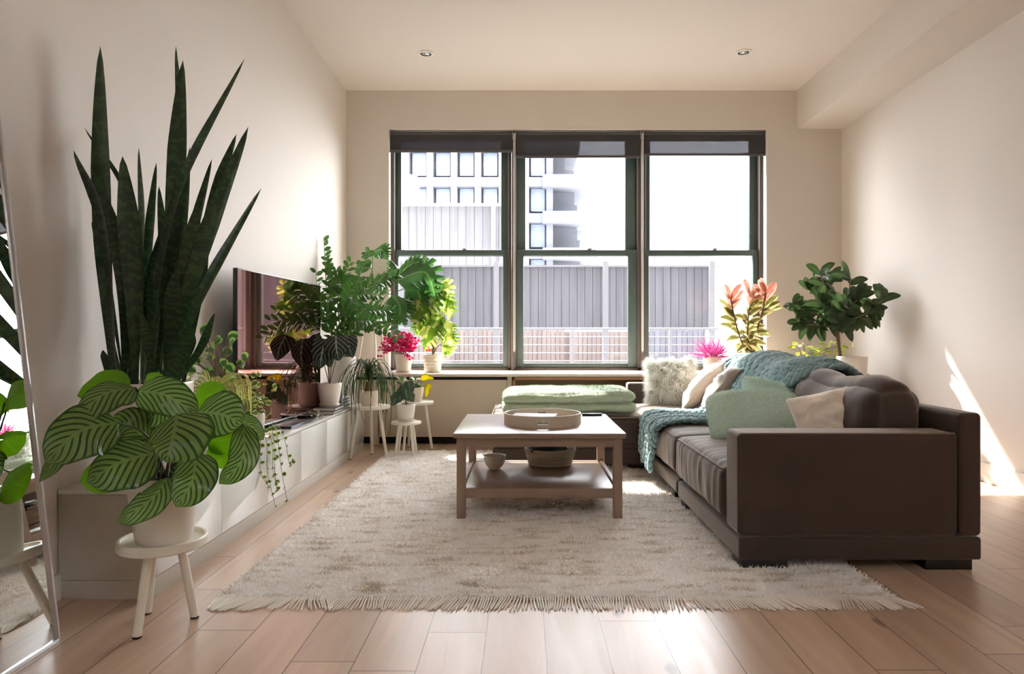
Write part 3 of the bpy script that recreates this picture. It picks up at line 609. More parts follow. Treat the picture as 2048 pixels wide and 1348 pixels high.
longfur(m,17000,.058,fp)
cp=pillow((1.43,5.42,.61),(.35,.93,0),(.62,-.12,.78),.46,.46,.17,24,.012,seed=4)
tag(cp.build('throw_pillow',cream_f),'cream pillow tilted against the taupe cushion beside the fur pillow','pillow')
tp=M('taupe patterned cushion',(150,130,116),.7,var=.28,sc=9,bump=.3,bsc=40,Sheen_Weight=.6)
cp=pillow((1.47,5.03,.60),(.3,.93,0),(.6,-.1,.8),.44,.44,.18,24,.02,seed=8)
tag(cp.build('throw_pillow',tp),'taupe cushion half under the teal knitted throw','pillow')
ma=tag(empty('fleece_pillow',(1.33,3.93,.42)),'mint green fleece pillow lying in front of the other mint one','pillow')
m=pillow((1.32,3.88,.535),(1,-.12,.03),(.12,.72,.66),.55,.37,.24,28,.012,seed=3,pinch=.04,rc=.14); m.build('cover',mint_f,ma); fleece(m,'fleece',mint_f,26000,.009,.0026,ma)
mb_=tag(empty('fleece_pillow',(1.6,4.2,.42)),'mint green fleece pillow tucked behind with a corner pointing up','pillow')
m=pillow((1.50,4.08,.60),(.95,.05,-.2),(.2,.5,.85),.42,.3,.2,24,.01,seed=6,rc=.08); m.build('cover',mint_f,mb_); fleece(m,'fleece',mint_f,18000,.009,.0026,mb_)
cp=pillow((1.545,3.45,.585),(.93,-.25,.25),(-.10,.45,.86),.37,.31,.19,28,.016,seed=11,pinch=.12,rc=.05)
tag(cp.build('throw_pillow',cream_f),'cream pillow right behind the near sofa arm, beside the mint pillow','pillow')
# folded blanket
bl=tag(empty('folded_blanket',(.33,5.4,.41)),'thick pale green plush blanket folded on the chaise of the sofa','blanket')
m=softbox((-.155,5.12,.418),(.845,5.82,.50),.04,.004,.012,26,3,(4,4,9),side_puff=.01); m.build('lower_fold',blanket_m,bl); q=m
m2=softbox((-.15,5.125,.488),(.84,5.8,.572),.042,.01,.014,26,13,(4,4,9),side_puff=.012); m2.v=[(x,y,z+.018*max(0,(x-.2))-.02*max(0,.05-x)) for x,y,z in m2.v]; m2.build('upper_fold',blanket_m,bl)
fleece(m,'plush_pile',blanket_m,16000,.009,.0026,bl); fleece(m2,'plush_pile',blanket_m,22000,.009,.0026,bl)
# knitted throw
rows=[((1.97,5.35,.60),(2.0,3.95,.58)),((1.93,5.38,.72),(1.97,3.92,.70)),((1.80,5.40,.835),(1.84,3.90,.815)),((1.62,5.30,.83),(1.66,3.95,.80)),((1.54,5.12,.71),(1.54,4.08,.68)),((1.42,5.0,.55),(1.44,4.22,.52)),((1.25,4.95,.455),(1.26,4.32,.452)),((1.10,4.95,.45),(1.12,4.36,.45)),((.96,4.96,.448),(.98,4.38,.445)),((.875,4.97,.415),(.875,4.42,.41)),((.855,4.95,.30),(.855,4.48,.29)),((.85,4.9,.14),(.85,4.55,.11))]
RL=crv([Vector(a) for a,b in rows],240); RRr=crv([Vector(b) for a,b in rows],240)
def S_(u,i):
    p=RL[i].lerp(RRr[i],u); t=i/240; fold=.035*math.sin(u*13+t*5+2*math.sin(t*6))*min(1,max(.25,1-t)); 
    if t<.45: p.z+=fold*.9+.02*math.sin(u*3.14)
    elif t<.8: p.z+=abs(fold)*.9
    else: p.x-=abs(fold)*1.1
    return p
kt=tag(empty('knitted_throw',(1.3,4.6,.45)),'chunky teal knitted throw draped over the sofa back and down over the seat edge','throw')
for cix in range(13):
    u=(cix+.5)/13; m=MB(); i=0; acc=0; last=S_(u,0); k=0
    for i in range(1,240):
        p=S_(u,i); acc+=(p-last).length; last=p
        if cix%2==1 and i>128: break
        if acc>=.046:
            acc-=.046; T=(S_(u,i+1)-S_(u,i-1)).normalized(); W=S_(min(1,u+.03),i)-S_(u-.03,i); sp=W.length/.06/13; Wn=W.normalized(); N=Wn.cross(T).normalized()
            w=max(sp*1.12,.07)
            for sg in(-1,1):
                dv=(T*.75+Wn*sg*.62).normalized(); sd=N.cross(dv)
                m.ell(p+Wn*sg*w*.24+N*R.uniform(.0,.004),(sd*.0215,N*.021,dv*w*.56),8,6)
    if m.v: m.build('knitted_rib',knit_m,kt)
m=MB(); vs=[];nu=30
for i in range(0,241,4):
    for j in range(nu+1): vs.append(S_(j/nu,i)-Vector((0,0,.006)))
m.add(vs,[(a*(nu+1)+b,a*(nu+1)+b+1,(a+1)*(nu+1)+b+1,(a+1)*(nu+1)+b) for a in range(60) for b in range(nu)]); m.build('backing',knit_m,kt,solid=.006)
# ---------------------------------------------------------------- stools and stands
def stool(c,r,h,th,feet,label,leg_r=.013,rim=0,group=None,name='plant_stool',mat=stool_m,slant=.6):
    o=tag(empty(name,(c[0],c[1],c[2])),label,'plant stool',group); zt=c[2]+h
    pr=[(0,-th),(r-.004,-th),(r,-th+.004),(r,-.004+rim),(r-.004,rim)]+([(r-.012,rim),(r-.014,.002),(0,0)] if rim else [(0,0)])
    MB().lathe((c[0],c[1],zt),pr,48).build('seat',mat,o,sharp=40)
    for fx,fy in feet:
        tx=c[0]+(fx-c[0])*slant; ty=c[1]+(fy-c[1])*slant
        m=MB().tube([(tx,ty,zt-th+.003),(fx,fy,c[2]+.004)],leg_r,14,rr=[leg_r,leg_r*.92]); l=m.build('leg',mat,o,sharp=50)
        MB().tube([(fx,fy,c[2]+.006),(fx,fy,c[2])],leg_r*.95,12).build('foot_pad',foot_m,l)
    return o
def gfeet(c,R0,angs): return [(c[0]+R0*math.cos(math.radians(a)),c[1]+R0*math.sin(math.radians(a))) for a in angs]
stool((-1.262,2.39,0),.144,.287,.022,[(-1.281,2.262),(-1.168,2.425),(-1.355,2.46)],'white three-legged stool under the striped calathea in the left foreground',.0155,.012,slant=.55)
cA=(-1.27,5.62,0); stool(cA,.17,.43,.025,gfeet(cA,.165,(215,340,95)),'tall white stool in the corner carrying the ponytail plant',.014,group=None)
cB=(-.96,6.03,0); stool(cB,.165,.425,.025,gfeet(cB,.155,(240,355,120)),'tall white stool right of the small one, holding the yellow-green plant')
cC=(-.985,5.72,0); stool(cC,.128,.285,.02,gfeet(cC,.11,(225,315,45,135)),'small white four-legged stool holding the white pot with dark round leaves',.012)
cD=(-1.44,6.52,.654); stool(cD,.115,.405,.022,gfeet(cD,.15,(200,340,90)),'slim white stand on the sill carrying the monstera, left of the window',.010)
ps=tag(empty('plant_pedestal',(2.9,5.9,0)),'white square pedestal holding the rubber plant by the right wall','pedestal')
MB().box((2.66,5.72,.62),(3.05,6.12,.65),.004).build('tabletop',white_m,ps,sharp=35)
for x in(2.68,3.0):
    for y in(5.74,6.07): MB().box((x,y,0),(x+.035,y+.035,.62),.003).build('leg',white_m,ps,sharp=35)
# ---------------------------------------------------------------- pots
def pot(o,c,rt,rb,h,mat,saucer=0,ribs=0,soil=.02,n=40):
    pr=[(0,0),(rb*.94,0),(rb,.005)]
    for i in range(1,ribs*4+1 if ribs else 6):
        t=i/(ribs*4 if ribs else 5); q=rb+(rt-rb)*t; q*=1+(.022*(math.cos(t*ribs*6.283)) if ribs else .018*math.sin(3.14*t)); pr.append((q,.005+(h-.012)*t))
    pr+=[(rt,h-.003),(rt-.002,h),(rt-.006,h),(rt-.009,h-.01),(rt-.012,h-soil-.006),(0,h-soil-.006)]
    MB().lathe(c,pr,n).build('pot',mat,o,sharp=45)
    s=MB(); s.lathe((c[0],c[1],c[2]+h-soil),[(rt-.011,-.004),(rt-.012,0),(rt*.5,.005),(0,.006)],24); s.build('soil',soil_m,o)
    if saucer: MB().lathe(c,[(0,-.012),(rb*1.02,-.012),(rb*1.16,.006),(rb*1.14,.009),(rb*1.02,-.002),(0,-.002)],n).build('saucer',mat,o,sharp=45)
def leaves(o,mb,mat,name='foliage'): 
    return mb.build(name,mat,o)
# snake plant
sn_=tag(empty('snake_plant',(-1.517,2.76,.418)),'tall dark snake plant with long mottled blades in a white pot on the console','potted plant')
pc=(-1.535,2.80,.418); pot(sn_,pc,.165,.145,.395,pot_m)
snm=leafmat('snake plant blade',(28,50,28),(58,84,46),'snake',.12,.32)
mb=MB()
SL=[((225,758),(210,480),(201,92),45,2.72),((345,758),(362,300),(352,92),18,2.8),((330,758),(350,420),(366,120),35,2.74),((290,758),(345,420),(490,116),20,2.68),((350,758),(385,560),(497,253),30,2.7),((345,758),(420,430),(473,268),20,2.85),((362,760),(390,620),(523,376),24,2.66),((372,762),(400,700),(430,626),16,2.62),((235,758),(208,460),(147,300),24,2.7),((300,755),(262,420),(148,255),9,2.78),((272,758),(266,540),(245,312),36,2.66),((282,758),(286,470),(278,295),18,2.9),((292,758),(296,520),(313,325),18,2.88),((345,758),(366,480),(380,293),18,2.88),((350,745),(356,360),(346,246),10,2.9),((350,752),(378,520),(424,318),24,2.82),((356,758),(405,520),(455,400),13,2.84),((218,758),(216,560),(183,443),12,2.8),((250,758),(250,560),(214,395),46,2.7),((338,758),(374,560),(395,410),50,2.74),((320,758),(330,540),(318,372),18,2.9),((312,760),(298,690),(283,625),18,2.6),((350,760),(372,700),(381,650),26,2.6),((222,762),(212,725),(206,700),12,2.62),((265,758),(262,600),(272,500),50,2.72),((335,758),(345,640),(352,540),46,2.7),((240,758),(224,680),(224,590),36,2.68),((300,758),(310,640),(300,540),42,2.76),((285,758),(300,600),(330,440),30,2.84),((310,758),(318,640),(340,470),34,2.78),((255,758),(270,620),(240,470),34,2.82),((330,758),(300,600),(318,480),30,2.86),((365,758),(392,600),(416,470),26,2.8),((232,758),(212,620),(205,440),15,2.8)]
for b,m_,t,w,d in SL:
    bp=P(b[0],b[1],2.80+(d-2.75)*.9); bp.x=max(min(bp.x,-1.40),-1.66); bp.z=min(bp.z,.80)
    mp=P(m_[0],m_[1],d); tp_=P(t[0],t[1],d-.05)
    mp.x=max(mp.x,XL+.03); tp_.x=max(tp_.x,XL+.012); bp.z=.77
    a=R.uniform(-.5,.5); mb.leaf([bp,mp,tp_],w*(.78 if w>=34 and t[1]>380 else 1.12)*2.75/F,(a,-1,.1),'snake',26,4,-.22,.012)
leaves(sn_,mb,snm)
# calathea
ca=tag(empty('calathea',(-1.262,2.39,.287)),'big striped round-leaf calathea in a white pot on the stool in the left foreground','potted plant')
cc=(-1.255,2.385,.288); pot(ca,cc,.118,.09,.23,pot_m)
cal=leafmat('striped calathea leaf',(44,78,28),(138,168,92),'stripe',.3,.26,8,.42); cal2=leafmat('calathea leaf painted backlit',(100,150,34),(120,170,60),'plain',.45,.4)  # second leaf colour is brightened to paint backlight into the rear leaves
L1=MB();L2=MB();stm=MB(); hub=Vector((cc[0],cc[1],.50))
CL=[((354,828),(345,880),(332,925),118,2.13,2.06,0),((394,824),(440,828),(484,848),76,2.25,2.2,0),((270,775),(205,790),(140,852),66,2.28,2.15,0),((236,845),(160,862),(90,925),92,2.2,2.05,0),((312,905),(240,925),(172,965),92,2.22,2.12,0),((272,782),(330,790),(396,830),60,2.3,2.2,0),((392,905),(385,960),(352,1014),66,2.22,2.12,0),((335,955),(300,1000),(234,1046),52,2.2,2.1,0),((488,850),(484,920),(438,968),44,2.3,2.22,0),((470,835),(500,850),(528,880),28,2.35,2.32,0),((200,855),(150,870),(78,965),44,2.3,2.12,0),((300,860),(280,900),(262,940),70,2.38,2.34,0),((345,800),(315,815),(285,850),60,2.4,2.36,0),((296,880),(255,850),(215,850),60,2.36,2.3,0),
((262,776),(205,768),(154,792),52,2.42,2.36,1),((285,790),(300,770),(335,768),46,2.45,2.42,1),((384,818),(415,790),(455,800),50,2.4,2.38,1),((415,880),(450,880),(482,872),42,2.42,2.4,1),((425,888),(440,915),(442,938),38,2.42,2.4,1),((270,915),(210,945),(160,962),64,2.4,2.3,1),((300,830),(285,850),(275,880),60,2.46,2.44,1)]
for b,m_,t,w,d0,d1,k in CL:
    A_,B_,C_=P(*b,d0),P(*m_,(d0+d1)/2-.02),P(*t,d1)
    for q in(A_,B_,C_): q.x=max(q.x,XL+.03)
    (L2 if k else L1).leaf([A_,B_,C_],w*((d0+d1)/2)/F*1.34,(R.uniform(-.3,.3),-1,.45),'cal',26,10,.2,.022)
    mid=(hub+A_)/2+Vector((0,.03,.05)); stm.tube(crv([Vector((cc[0]+R.uniform(-.03,.03),cc[1]+R.uniform(-.03,.03),.5)),mid,A_],8),.0035,6)
leaves(ca,L1,cal); leaves(ca,L2,cal2,'painted_backlit_foliage'); stm.build('stems',M('calathea stem',(62,70,34),.5,var=.2),ca)
# helper for random plants
def ang(a,e): a=math.radians(a);e=math.radians(e); return Vector((math.cos(a)*math.cos(e),math.sin(a)*math.cos(e),math.sin(e)))
GST=M('green stem',(96,124,52),.5,var=.15); BST=M('woody stem',(112,88,62),.7,var=.2)
# round-leaf plant and variegated spider plant, trailing plant, on the console
p1=tag(empty('round_leaf_plant',(-1.60,3.62,.418)),'bushy peperomia with round dark green leaves behind the yellow striped plant','potted plant'); c0=(-1.60,3.62,.418); pot(p1,c0,.085,.07,.2,pot_m)
m=MB();s=MB()
PL=[(400,662),(412,668),(432,682),(456,676),(432,690),(458,690),(445,705),(420,722),(398,728),(440,728),(466,745),(470,768),(492,720),(455,735),(478,762),(410,700),(392,745),(432,750),(448,765),(416,745),(385,722),(475,730)]
for x,y in PL:
    d=R.uniform(3.4,3.66); q=P(x,y,d); q.x=max(q.x,XL+.05); a=R.uniform(0,360); base=Vector(c0)+Vector((0,0,.2)); v=ang(a,R.uniform(-20,40))*.05
    m.leaf([q,q+v*.6+Vector((0,0,.008)),q+v],.06,(R.uniform(-.4,.4),-1,R.uniform(-.2,.8)),'round',8,4,.2); s.tube(crv([base,(base+q)/2+Vector((0,0,.06)),q],6),.003,5)
leaves(p1,m,leafmat('peperomia leaf',(52,88,40),(150,180,100),'edge',.35,.35)); s.build('stems',BST,p1)
p2=tag(empty('spider_plant',(-1.50,3.28,.418)),'yellow and green striped spider plant arching beside the snake plant pot','potted plant'); c0=(-1.50,3.28,.418); pot(p2,c0,.08,.065,.27,pot_m)
m=MB(); 
for i in range(70):
    a=R.uniform(0,360); b=Vector((c0[0],c0[1],.68)); L=R.uniform(.14,.28); d=ang(a,R.uniform(35,80)); out=ang(a,0); 
    if b.x+out.x*L<XL+.02: continue
    m.leaf([b,b+d*L*.45,b+d*L*.55+out*L*.35,b+out*L*.7+Vector((0,0,L*R.uniform(-.45,.35)))],.019,(0,-.3,1),'strap',10,2,.2)
leaves(p2,m,leafmat('striped yellow blade',(104,124,40),(232,224,140),'spider',.4,.4))
p3=tag(empty('trailing_plant',(-1.485,3.74,.418)),'trailing plant with small round leaves spilling over the console edge','potted plant'); c0=(-1.485,3.74,.418); pot(p3,c0,.065,.055,.16,pot_m)
m=MB();s=MB()
for i in range(58):
    q=P(R.gauss(507,22),R.gauss(800,24),R.uniform(3.55,3.76)); v=ang(R.uniform(0,360),R.uniform(-30,40))*.032
    m.leaf([q,q+v*.6,q+v],.034,(R.uniform(-.5,.5),-1,R.uniform(0,.8)),'round',6,3,.25)
    if i%3==0: s.tube(crv([Vector((c0[0],c0[1],.56)),(Vector((c0[0],c0[1],.6))+q)/2+Vector((0,0,.05)),q],5),.0022,4)
for k in range(6):
    x=-1.388+.006*k+R.uniform(-.01,.01); y=3.62+.05*k; zb=R.choice((.2,.12,.26,.08,.3,.16)); pts=crv([Vector((c0[0],c0[1]+R.uniform(-.03,.03),.56)),Vector((-1.40,y,.50)),Vector((x,y,.40)),Vector((x+R.uniform(-.005,.02),y+.02,.27)),Vector((x+R.uniform(0,.05),y+.02,zb))],22); s.tube(pts,.0016,4)
    for j in range(6,23,2):
        q=pts[j]; v=ang(R.uniform(-150,40),R.uniform(-40,10))*.024; v.x=abs(v.x); m.leaf([q,q+v*.6,q+v],.026,(R.uniform(-.3,.3),-1,.3),'round',6,3,.2)
fl=MB()
for t in((530,770),(548,782)):
    q=P(*t,3.55); s.tube(crv([Vector((c0[0],c0[1],.56)),P(505,800,3.6),q],6),.0015,4)
    for a in range(0,360,72): v=ang(a,30)*.016; fl.leaf([q,q+v*.6,q+v],.012,(0,-1,.4),'round',4,2,.1)
leaves(p3,m,leafmat('small round leaf',(70,92,44),(190,196,120),'edge',.4,.35)); s.build('stems',GST,p3); fl.build('flowers',M('small yellow bloom',(226,190,90),.6),p3)
# anthurium
an=tag(empty('velvet_leaf_plant',(-1.46,5.2,.4666)),'small white pot with dark heart-shaped leaves veined white, standing on books','potted plant'); c0=(-1.478,5.20,.4786); pot(an,c0,.092,.068,.165,pot_m,saucer=1)
m=MB();s=MB()
for b,t,w,d in(((672,672),(678,722),52,5.0),((652,678),(640,738),50,5.08),((694,672),(706,716),40,5.15),((648,682),(662,735),44,5.2),((625,668),(618,720),44,5.12)):
    A_=P(*b,d); C_=P(*t,d-.06); m.leaf([A_,(A_+C_)/2+Vector((0,-.03,.0)),C_],w*d/F,(R.uniform(-.2,.2),-1,.2),'heart',16,6,.12); s.tube(crv([Vector((c0[0],c0[1],.63)),Vector((c0[0],c0[1],.73))*.5+A_*.5,A_],8),.0032,6)
leaves(an,m,leafmat('dark velvet leaf',(16,34,26),(172,190,170),'vein',.06,.5,5,.5)); s.build('stems',BST,an)
# ZZ plant
zz=tag(empty('zz_plant',(-1.52,5.83,.418)),'large arching ZZ plant with glossy paired leaflets in a tall white planter','potted plant'); c0=(-1.555,5.86,.418); pot(zz,c0,.115,.105,.405,pot_m)
m=MB();s=MB(); 
ZS=[((655,600),(645,472),5.9),((690,600),(672,540),5.7),((640,620),(632,545),5.6),((700,610),(738,505),6.1),((720,590),(800,548),5.8),((735,640),(795,675),5.4),((660,640),(610,590),5.4),((690,640),(700,575),5.3),((710,600),(765,590),5.6),((720,630),(782,620),5.5),((668,610),(655,520),5.9),((700,650),(742,640),5.2),((650,640),(625,640),5.3),((676,600),(700,525),5.8),((705,620),(745,560),6.0),((730,620),(790,640),5.9),((655,650),(640,600),5.2),((690,650),(720,600),5.4),((720,650),(765,660),5.3)]
for md,tp_,d in ZS:
    b=Vector((c0[0]+R.uniform(-.05,.05),c0[1]+R.uniform(-.05,.05),.80)); A_=P(*md,(d+5.85)/2); C_=P(*tp_,d); A_.x=max(A_.x,XL+.05); C_.x=max(C_.x,XL+.04)
    pts=crv([b,A_,C_],26); s.tube(pts,.006,6,rr=[.0075*(1-.75*i/26) for i in range(27)])
    for i in range(8,27,1 if tp_[1]<500 else 2):
        T=(pts[min(i+1,26)]-pts[i-1]).normalized(); sd=T.cross(Vector((R.uniform(-.5,.5),-1,.3))).normalized()
        for sg in(-1,1):
            q=pts[i-(sg>0)]; v=(sd*sg*.85+T*.75+Vector((0,R.uniform(-.4,.2),R.uniform(-.3,.15)))).normalized()*(.112*(1-.4*abs(i-16)/10)*R.uniform(.85,1.1)); 
            if q.x+v.x<XL+.01 or q.y+v.y>6.75: continue
            m.leaf([q,q+v*.55+Vector((0,0,.006)),q+v],.037,(sg*.5+R.uniform(-.3,.3),-.8,.6),'oval',7,4,.25)
leaves(zz,m,leafmat('glossy ZZ leaflet',(58,98,38),(130,160,84),'plain',.3,.2)); s.build('stems',GST,zz)
# ponytail plant on tall stool A
pt=tag(empty('ponytail_plant',(-1.27,5.62,.43)),'ponytail plant with long thin drooping leaves on the tall corner stool','potted plant'); c0=(-1.27,5.62,.43); pot(pt,c0,.075,.066,.12,potw_m)
m=MB(); b=Vector((-1.27,5.6,.62))
for i in range(85):
    a=R.uniform(0,360); L=R.uniform(.1,1)**.8; out=ang(a,0)*R.uniform(.5,1.05); up_=R.uniform(.06,.2); dn=R.uniform(-.02,.42)*L
    p_=[b,b+out*.03+Vector((0,0,up_*.7)),b+out*.11*(.5+L)+Vector((0,0,up_)),b+out*.20*(.5+L)+Vector((0,0,up_*.5-dn*.4)),b+out*.25*(.55+L*.6)+Vector((0,0,-dn*1.0)),b+out*.24*(.55+L*.6)+Vector((R.uniform(-.04,.04),0,-dn*1.35))]
    if min(p.x for p in p_)<XL+.2 or max(p.y for p in p_)>6.2: continue
    m.leaf(p_,.0095,(0,-.5,1),'strap',16,2,.2)
leaves(pt,m,leafmat('thin drooping blade',(52,76,40),(140,160,100),'plain',.25,.4))
cd=MB(); cd.lathe((-1.27,5.6,.545),[(0,-.01),(.034,-.008),(.038,.012),(.026,.045),(.018,.08),(0,.082)],16); cd.build('stem_base',M('brown bulb',(120,92,60),.8,var=.3),pt)
# pot on small stool C
k=tag(empty('begonia',(-.985,5.72,.285)),'small plant with dark round silvery leaves in a white pot on the lowest stool','potted plant'); c0=(-.985,5.72,.297); pot(k,c0,.078,.064,.135,pot_m,saucer=1)
m=MB();s=MB()
for (x,y),w,vx in(((812,785),44,.02),((790,800),30,-.03),((818,770),26,.02),((800,792),34,.0),((822,795),24,.03),((806,775),20,0)):
    q=P(x,y,5.62); v=Vector((vx,-.02,-.09*w/40)); m.leaf([q-v*.5,q,q+v*.7],w*5.6/F*.8,(vx*5,-1,.2),'heart',10,5,.12); s.tube(crv([Vector((c0[0],c0[1],.41)),(q+Vector((c0[0],c0[1],.44)))/2,q-v*.5],5),.0025,5)
leaves(k,m,leafmat('silvery begonia leaf',(34,62,36),(150,170,140),'vein',.15,.4,6,.5)); s.build('stems',BST,k)
# pot on stool B
k=tag(empty('variegated_plant',(-.96,6.0,.425)),'low cream and green variegated plant with a yellow leaf on the right tall stool','potted plant'); c0=(-.955,6.0,.425); pot(k,c0,.078,.062,.125,potw_m)
m=MB();s=MB();y_=MB()
for i in range(24):
    q=Vector((c0[0]+R.uniform(-.13,.07),c0[1]+R.uniform(-.08,.05),.57+R.uniform(-.02,.06))); v=ang(R.uniform(0,360),R.uniform(-20,30))*.06; m.leaf([q,q+v*.5+Vector((0,0,.01)),q+v],.032,(0,-.7,.7),'heart',8,3,.2); s.tube([Vector((c0[0],c0[1],.53)),q],.002,4)
for p_,t in(((858,768),(852,795)),((842,755),(868,758))):
    A_=P(*p_,5.95);C_=P(*t,5.9); y_.leaf([A_,(A_+C_)/2+Vector((0,-.01,.01)),C_],.07,(.2,-1,.3),'heart',8,4,.15); s.tube([Vector((c0[0],c0[1],.53)),A_],.002,4)
leaves(k,m,leafmat('variegated leaf',(84,110,58),(226,220,184),'patch',.35,.4)); s.build('stems',GST,k); y_.build('yellow_leaf',leafmat('yellowing leaf',(206,186,40),(130,120,40),'edge',.5,.4),k)
# monstera on stand D
mo=tag(empty('monstera',(-1.44,6.52,1.06)),'monstera with big split leaves on the slim stand left of the window','potted plant'); c0=(-1.44,6.52,1.059); pot(mo,c0,.10,.085,.13,pot_m)
m=MB();s=MB()
MO=[((795,560),(850,545),(872,600),70,6.3),((790,555),(830,525),(868,530),48,6.4),((785,590),(800,615),(795,650),58,6.2),((825,560),(840,600),(828,650),60,6.35),((745,505),(765,500),(775,520),34,6.5),((745,500),(735,505),(722,515),26,6.5),((742,522),(725,528),(708,545),34,6.45),((775,545),(760,560),(735,575),50,6.3),((730,560),(700,570),(680,600),60,6.4),((760,620),(790,625),(815,650),44,6.3),((745,610),(720,625),(700,640),44,6.3),((805,545),(790,540),(768,552),46,6.45),((850,575),(868,590),(862,640),44,6.4)]
for b,md,t,w,d in MO:
    A_,B_,C_=P(*b,d),P(*md,d-.06),P(*t,d-.03)
    for q in(A_,B_,C_): q.x=max(q.x,XL+.04); q.y=min(q.y,6.7)
    m.leaf([A_,B_,C_],w*d/F*1.1,(R.uniform(-.4,.4),-.9,.5),'heart',54,8,.3,.006,notch=.7); s.tube(crv([Vector((c0[0],c0[1],1.18)),(Vector((c0[0],c0[1],1.3))+A_)/2+Vector((0,0,.05)),A_],8),.0045,6)
leaves(mo,m,leafmat('monstera leaf',(62,104,50),(140,170,110),'plain',.35,.22)); s.build('stems',GST,mo)
# hot pink plant
hp=tag(empty('pink_oxalis',(-1.155,6.52,.666)),'hot pink leafy plant in a white pot on the sill, left','potted plant'); c0=(-1.145,6.52,.668); pot(hp,c0,.082,.066,.16,pot_m,saucer=1)
m=MB();s=MB()
for i in range(210):
    th=R.uniform(0,360); el=R.uniform(0,80); rr=R.uniform(.08,.19); q=Vector((-1.165,6.47,.86))+ang(th,el)*rr*1.0; q.z=min(q.z,1.03); q.y=min(q.y,6.7)
    if i%10==0: q.z-=.09; q.y-=.06
    a0_=R.uniform(0,360)
    for t in range(3):
        v=ang(a0_+t*120,R.uniform(-30,30))*.032; m.leaf([q,q+v*.6,q+v],.022,(R.uniform(-.3,.3),-1,.5),'oval',4,2,.1)
    if i%4==0: s.tube([Vector((c0[0],c0[1],.81)),q],.0012,4)
leaves(hp,m,leafmat('hot pink leaf',(170,14,70),(214,50,110),'plain',.4,.4)); s.build('stems',GST,hp)
# ribbed pot plant
rp=tag(empty('lime_monstera',(-.87,6.5,.654)),'lime green split-leaf plant in a ribbed white pot on the sill','potted plant'); c0=(-.865,6.5,.654); pot(rp,c0,.088,.078,.17,pot_m,ribs=5)
m=MB();s=MB();rd=MB()
RP=[((868,560),(885,590),(892,630),56,6.4),((862,575),(850,610),(842,660),60,6.35),((855,600),(838,625),(822,645),50,6.3),((868,640),(860,665),(848,700),56,6.25),((882,640),(896,655),(905,680),40,6.3),((890,660),(900,680),(898,705),36,6.3),((872,575),(890,575),(895,600),40,6.4),((850,640),(838,655),(836,672),36,6.35),((880,625),(872,645),(880,668),40,6.3),((850,570),(835,580),(818,605),42,6.4),((885,690),(895,700),(902,712),30,6.3),((845,590),(830,600),(826,628),40,6.4),((893,600),(899,615),(896,640),30,6.4)]
for b,md,t,w,d in RP:
    A_,B_,C_=P(*b,d),P(*md,d-.04),P(*t,d-.02)
    m.leaf([A_,B_,C_],w*d/F*1.05,(R.uniform(-.5,.5),-.9,.4),'heart',42,8,.3,.008,notch=.65); s.tube(crv([Vector((c0[0],c0[1],.81)),Vector((c0[0]*.5+A_.x*.5,6.45,.5*(.9+A_.z))),A_],8),.004,6)
for i in range(14):
    q=P(R.uniform(845,862),R.uniform(686,700),6.38); v=ang(R.uniform(0,360),0)*.03; rd.leaf([q,q+v*.5,q+v],.03,(0,-1,.3),'heart',5,3,.1)
leaves(rp,m,leafmat('lime monstera leaf',(104,138,44),(196,204,118),'patch',.5,.3)); s.build('stems',BST,rp); rd.build('red_leaves',leafmat('red small leaf',(196,50,36),(220,90,60),'plain',.4,.4),rp)
# right side plants
pk=tag(empty('pink_wispy_plant',(1.78,6.5,.654)),'wispy pink and purple plant in a small pot on the right part of the sill','potted plant'); c0=(1.80,6.5,.654); pot(pk,c0,.09,.08,.15,potw_m)
m=MB()
for i in range(260):
    a=R.uniform(0,360); b=Vector((1.79,6.46,.80)); d=ang(a,R.uniform(-5,70)); L=R.uniform(.06,.24); e=b+d*L; e.y=min(e.y,6.75); v=ang(R.uniform(0,360),R.uniform(-10,50))*.05
    m.leaf([b+d*L*.3,b+d*L*.7,e+v],.0065,(0,-1,.3),'lance',6,2,.1)
leaves(pk,m,leafmat('pink wispy leaf',(168,70,118),(160,100,160),'plain',.35,.5))
def ovals(m,L,w,nrm=(0,-1,.3)):
    pass
vf=tag(empty('variegated_rubber_plant',(2.12,6.45,.654)),'pink and cream variegated rubber plant in a white pot on the sill behind the throw','potted plant'); c0=(2.12,6.48,.654); pot(vf,c0,.125,.105,.185,pot_m)
m=MB();s=MB();pkm=MB(); tops=[(1458,600),(1500,590),(1515,600)]
br=[crv([Vector((c0[0],c0[1],.82)),P(1475,660,6.4),P(1462,600,6.3)],14),crv([Vector((c0[0],c0[1],.82)),P(1495,660,6.4),P(1500,590,6.35)],14),crv([Vector((c0[0],c0[1],.82)),P(1520,640,6.4),P(1532,585,6.3)],14)]
for bb in br: s.tube(bb,.008,6)
for bb in br:
    for i in range(2,15):
        for r_ in range(2):
            q=bb[i]; a=R.uniform(0,360); e=-35+i*6.5+R.uniform(-12,12); v=ang(a,e)*R.uniform(.15,.2); v.y*=.7
            tp2=q+v; tp2.y=min(tp2.y,6.75); g=(pkm if i>11 else m); g.leaf([q,q+v*.5+Vector((0,0,.015)),tp2],.068,(R.uniform(-.4,.4),-1,.4),'oval',10,5,.2)
leaves(vf,m,leafmat('cream olive leaf',(110,112,62),(226,206,150),'edge',.4,.4)); leaves(vf,pkm,leafmat('pink young leaf',(168,112,98),(208,164,146),'edge',.35,.4),'pink_foliage'); s.build('stems',BST,vf)
ru_=tag(empty('rubber_plant',(2.86,5.9,.65)),'tall dark green rubber plant in a white pot near the right wall','potted plant'); c0=(2.84,5.9,.65); pot(ru_,c0,.125,.11,.175,pot_m)
m=MB();s=MB(); tk=[Vector((2.78,5.88,.8)),P(1675,650,5.9)]
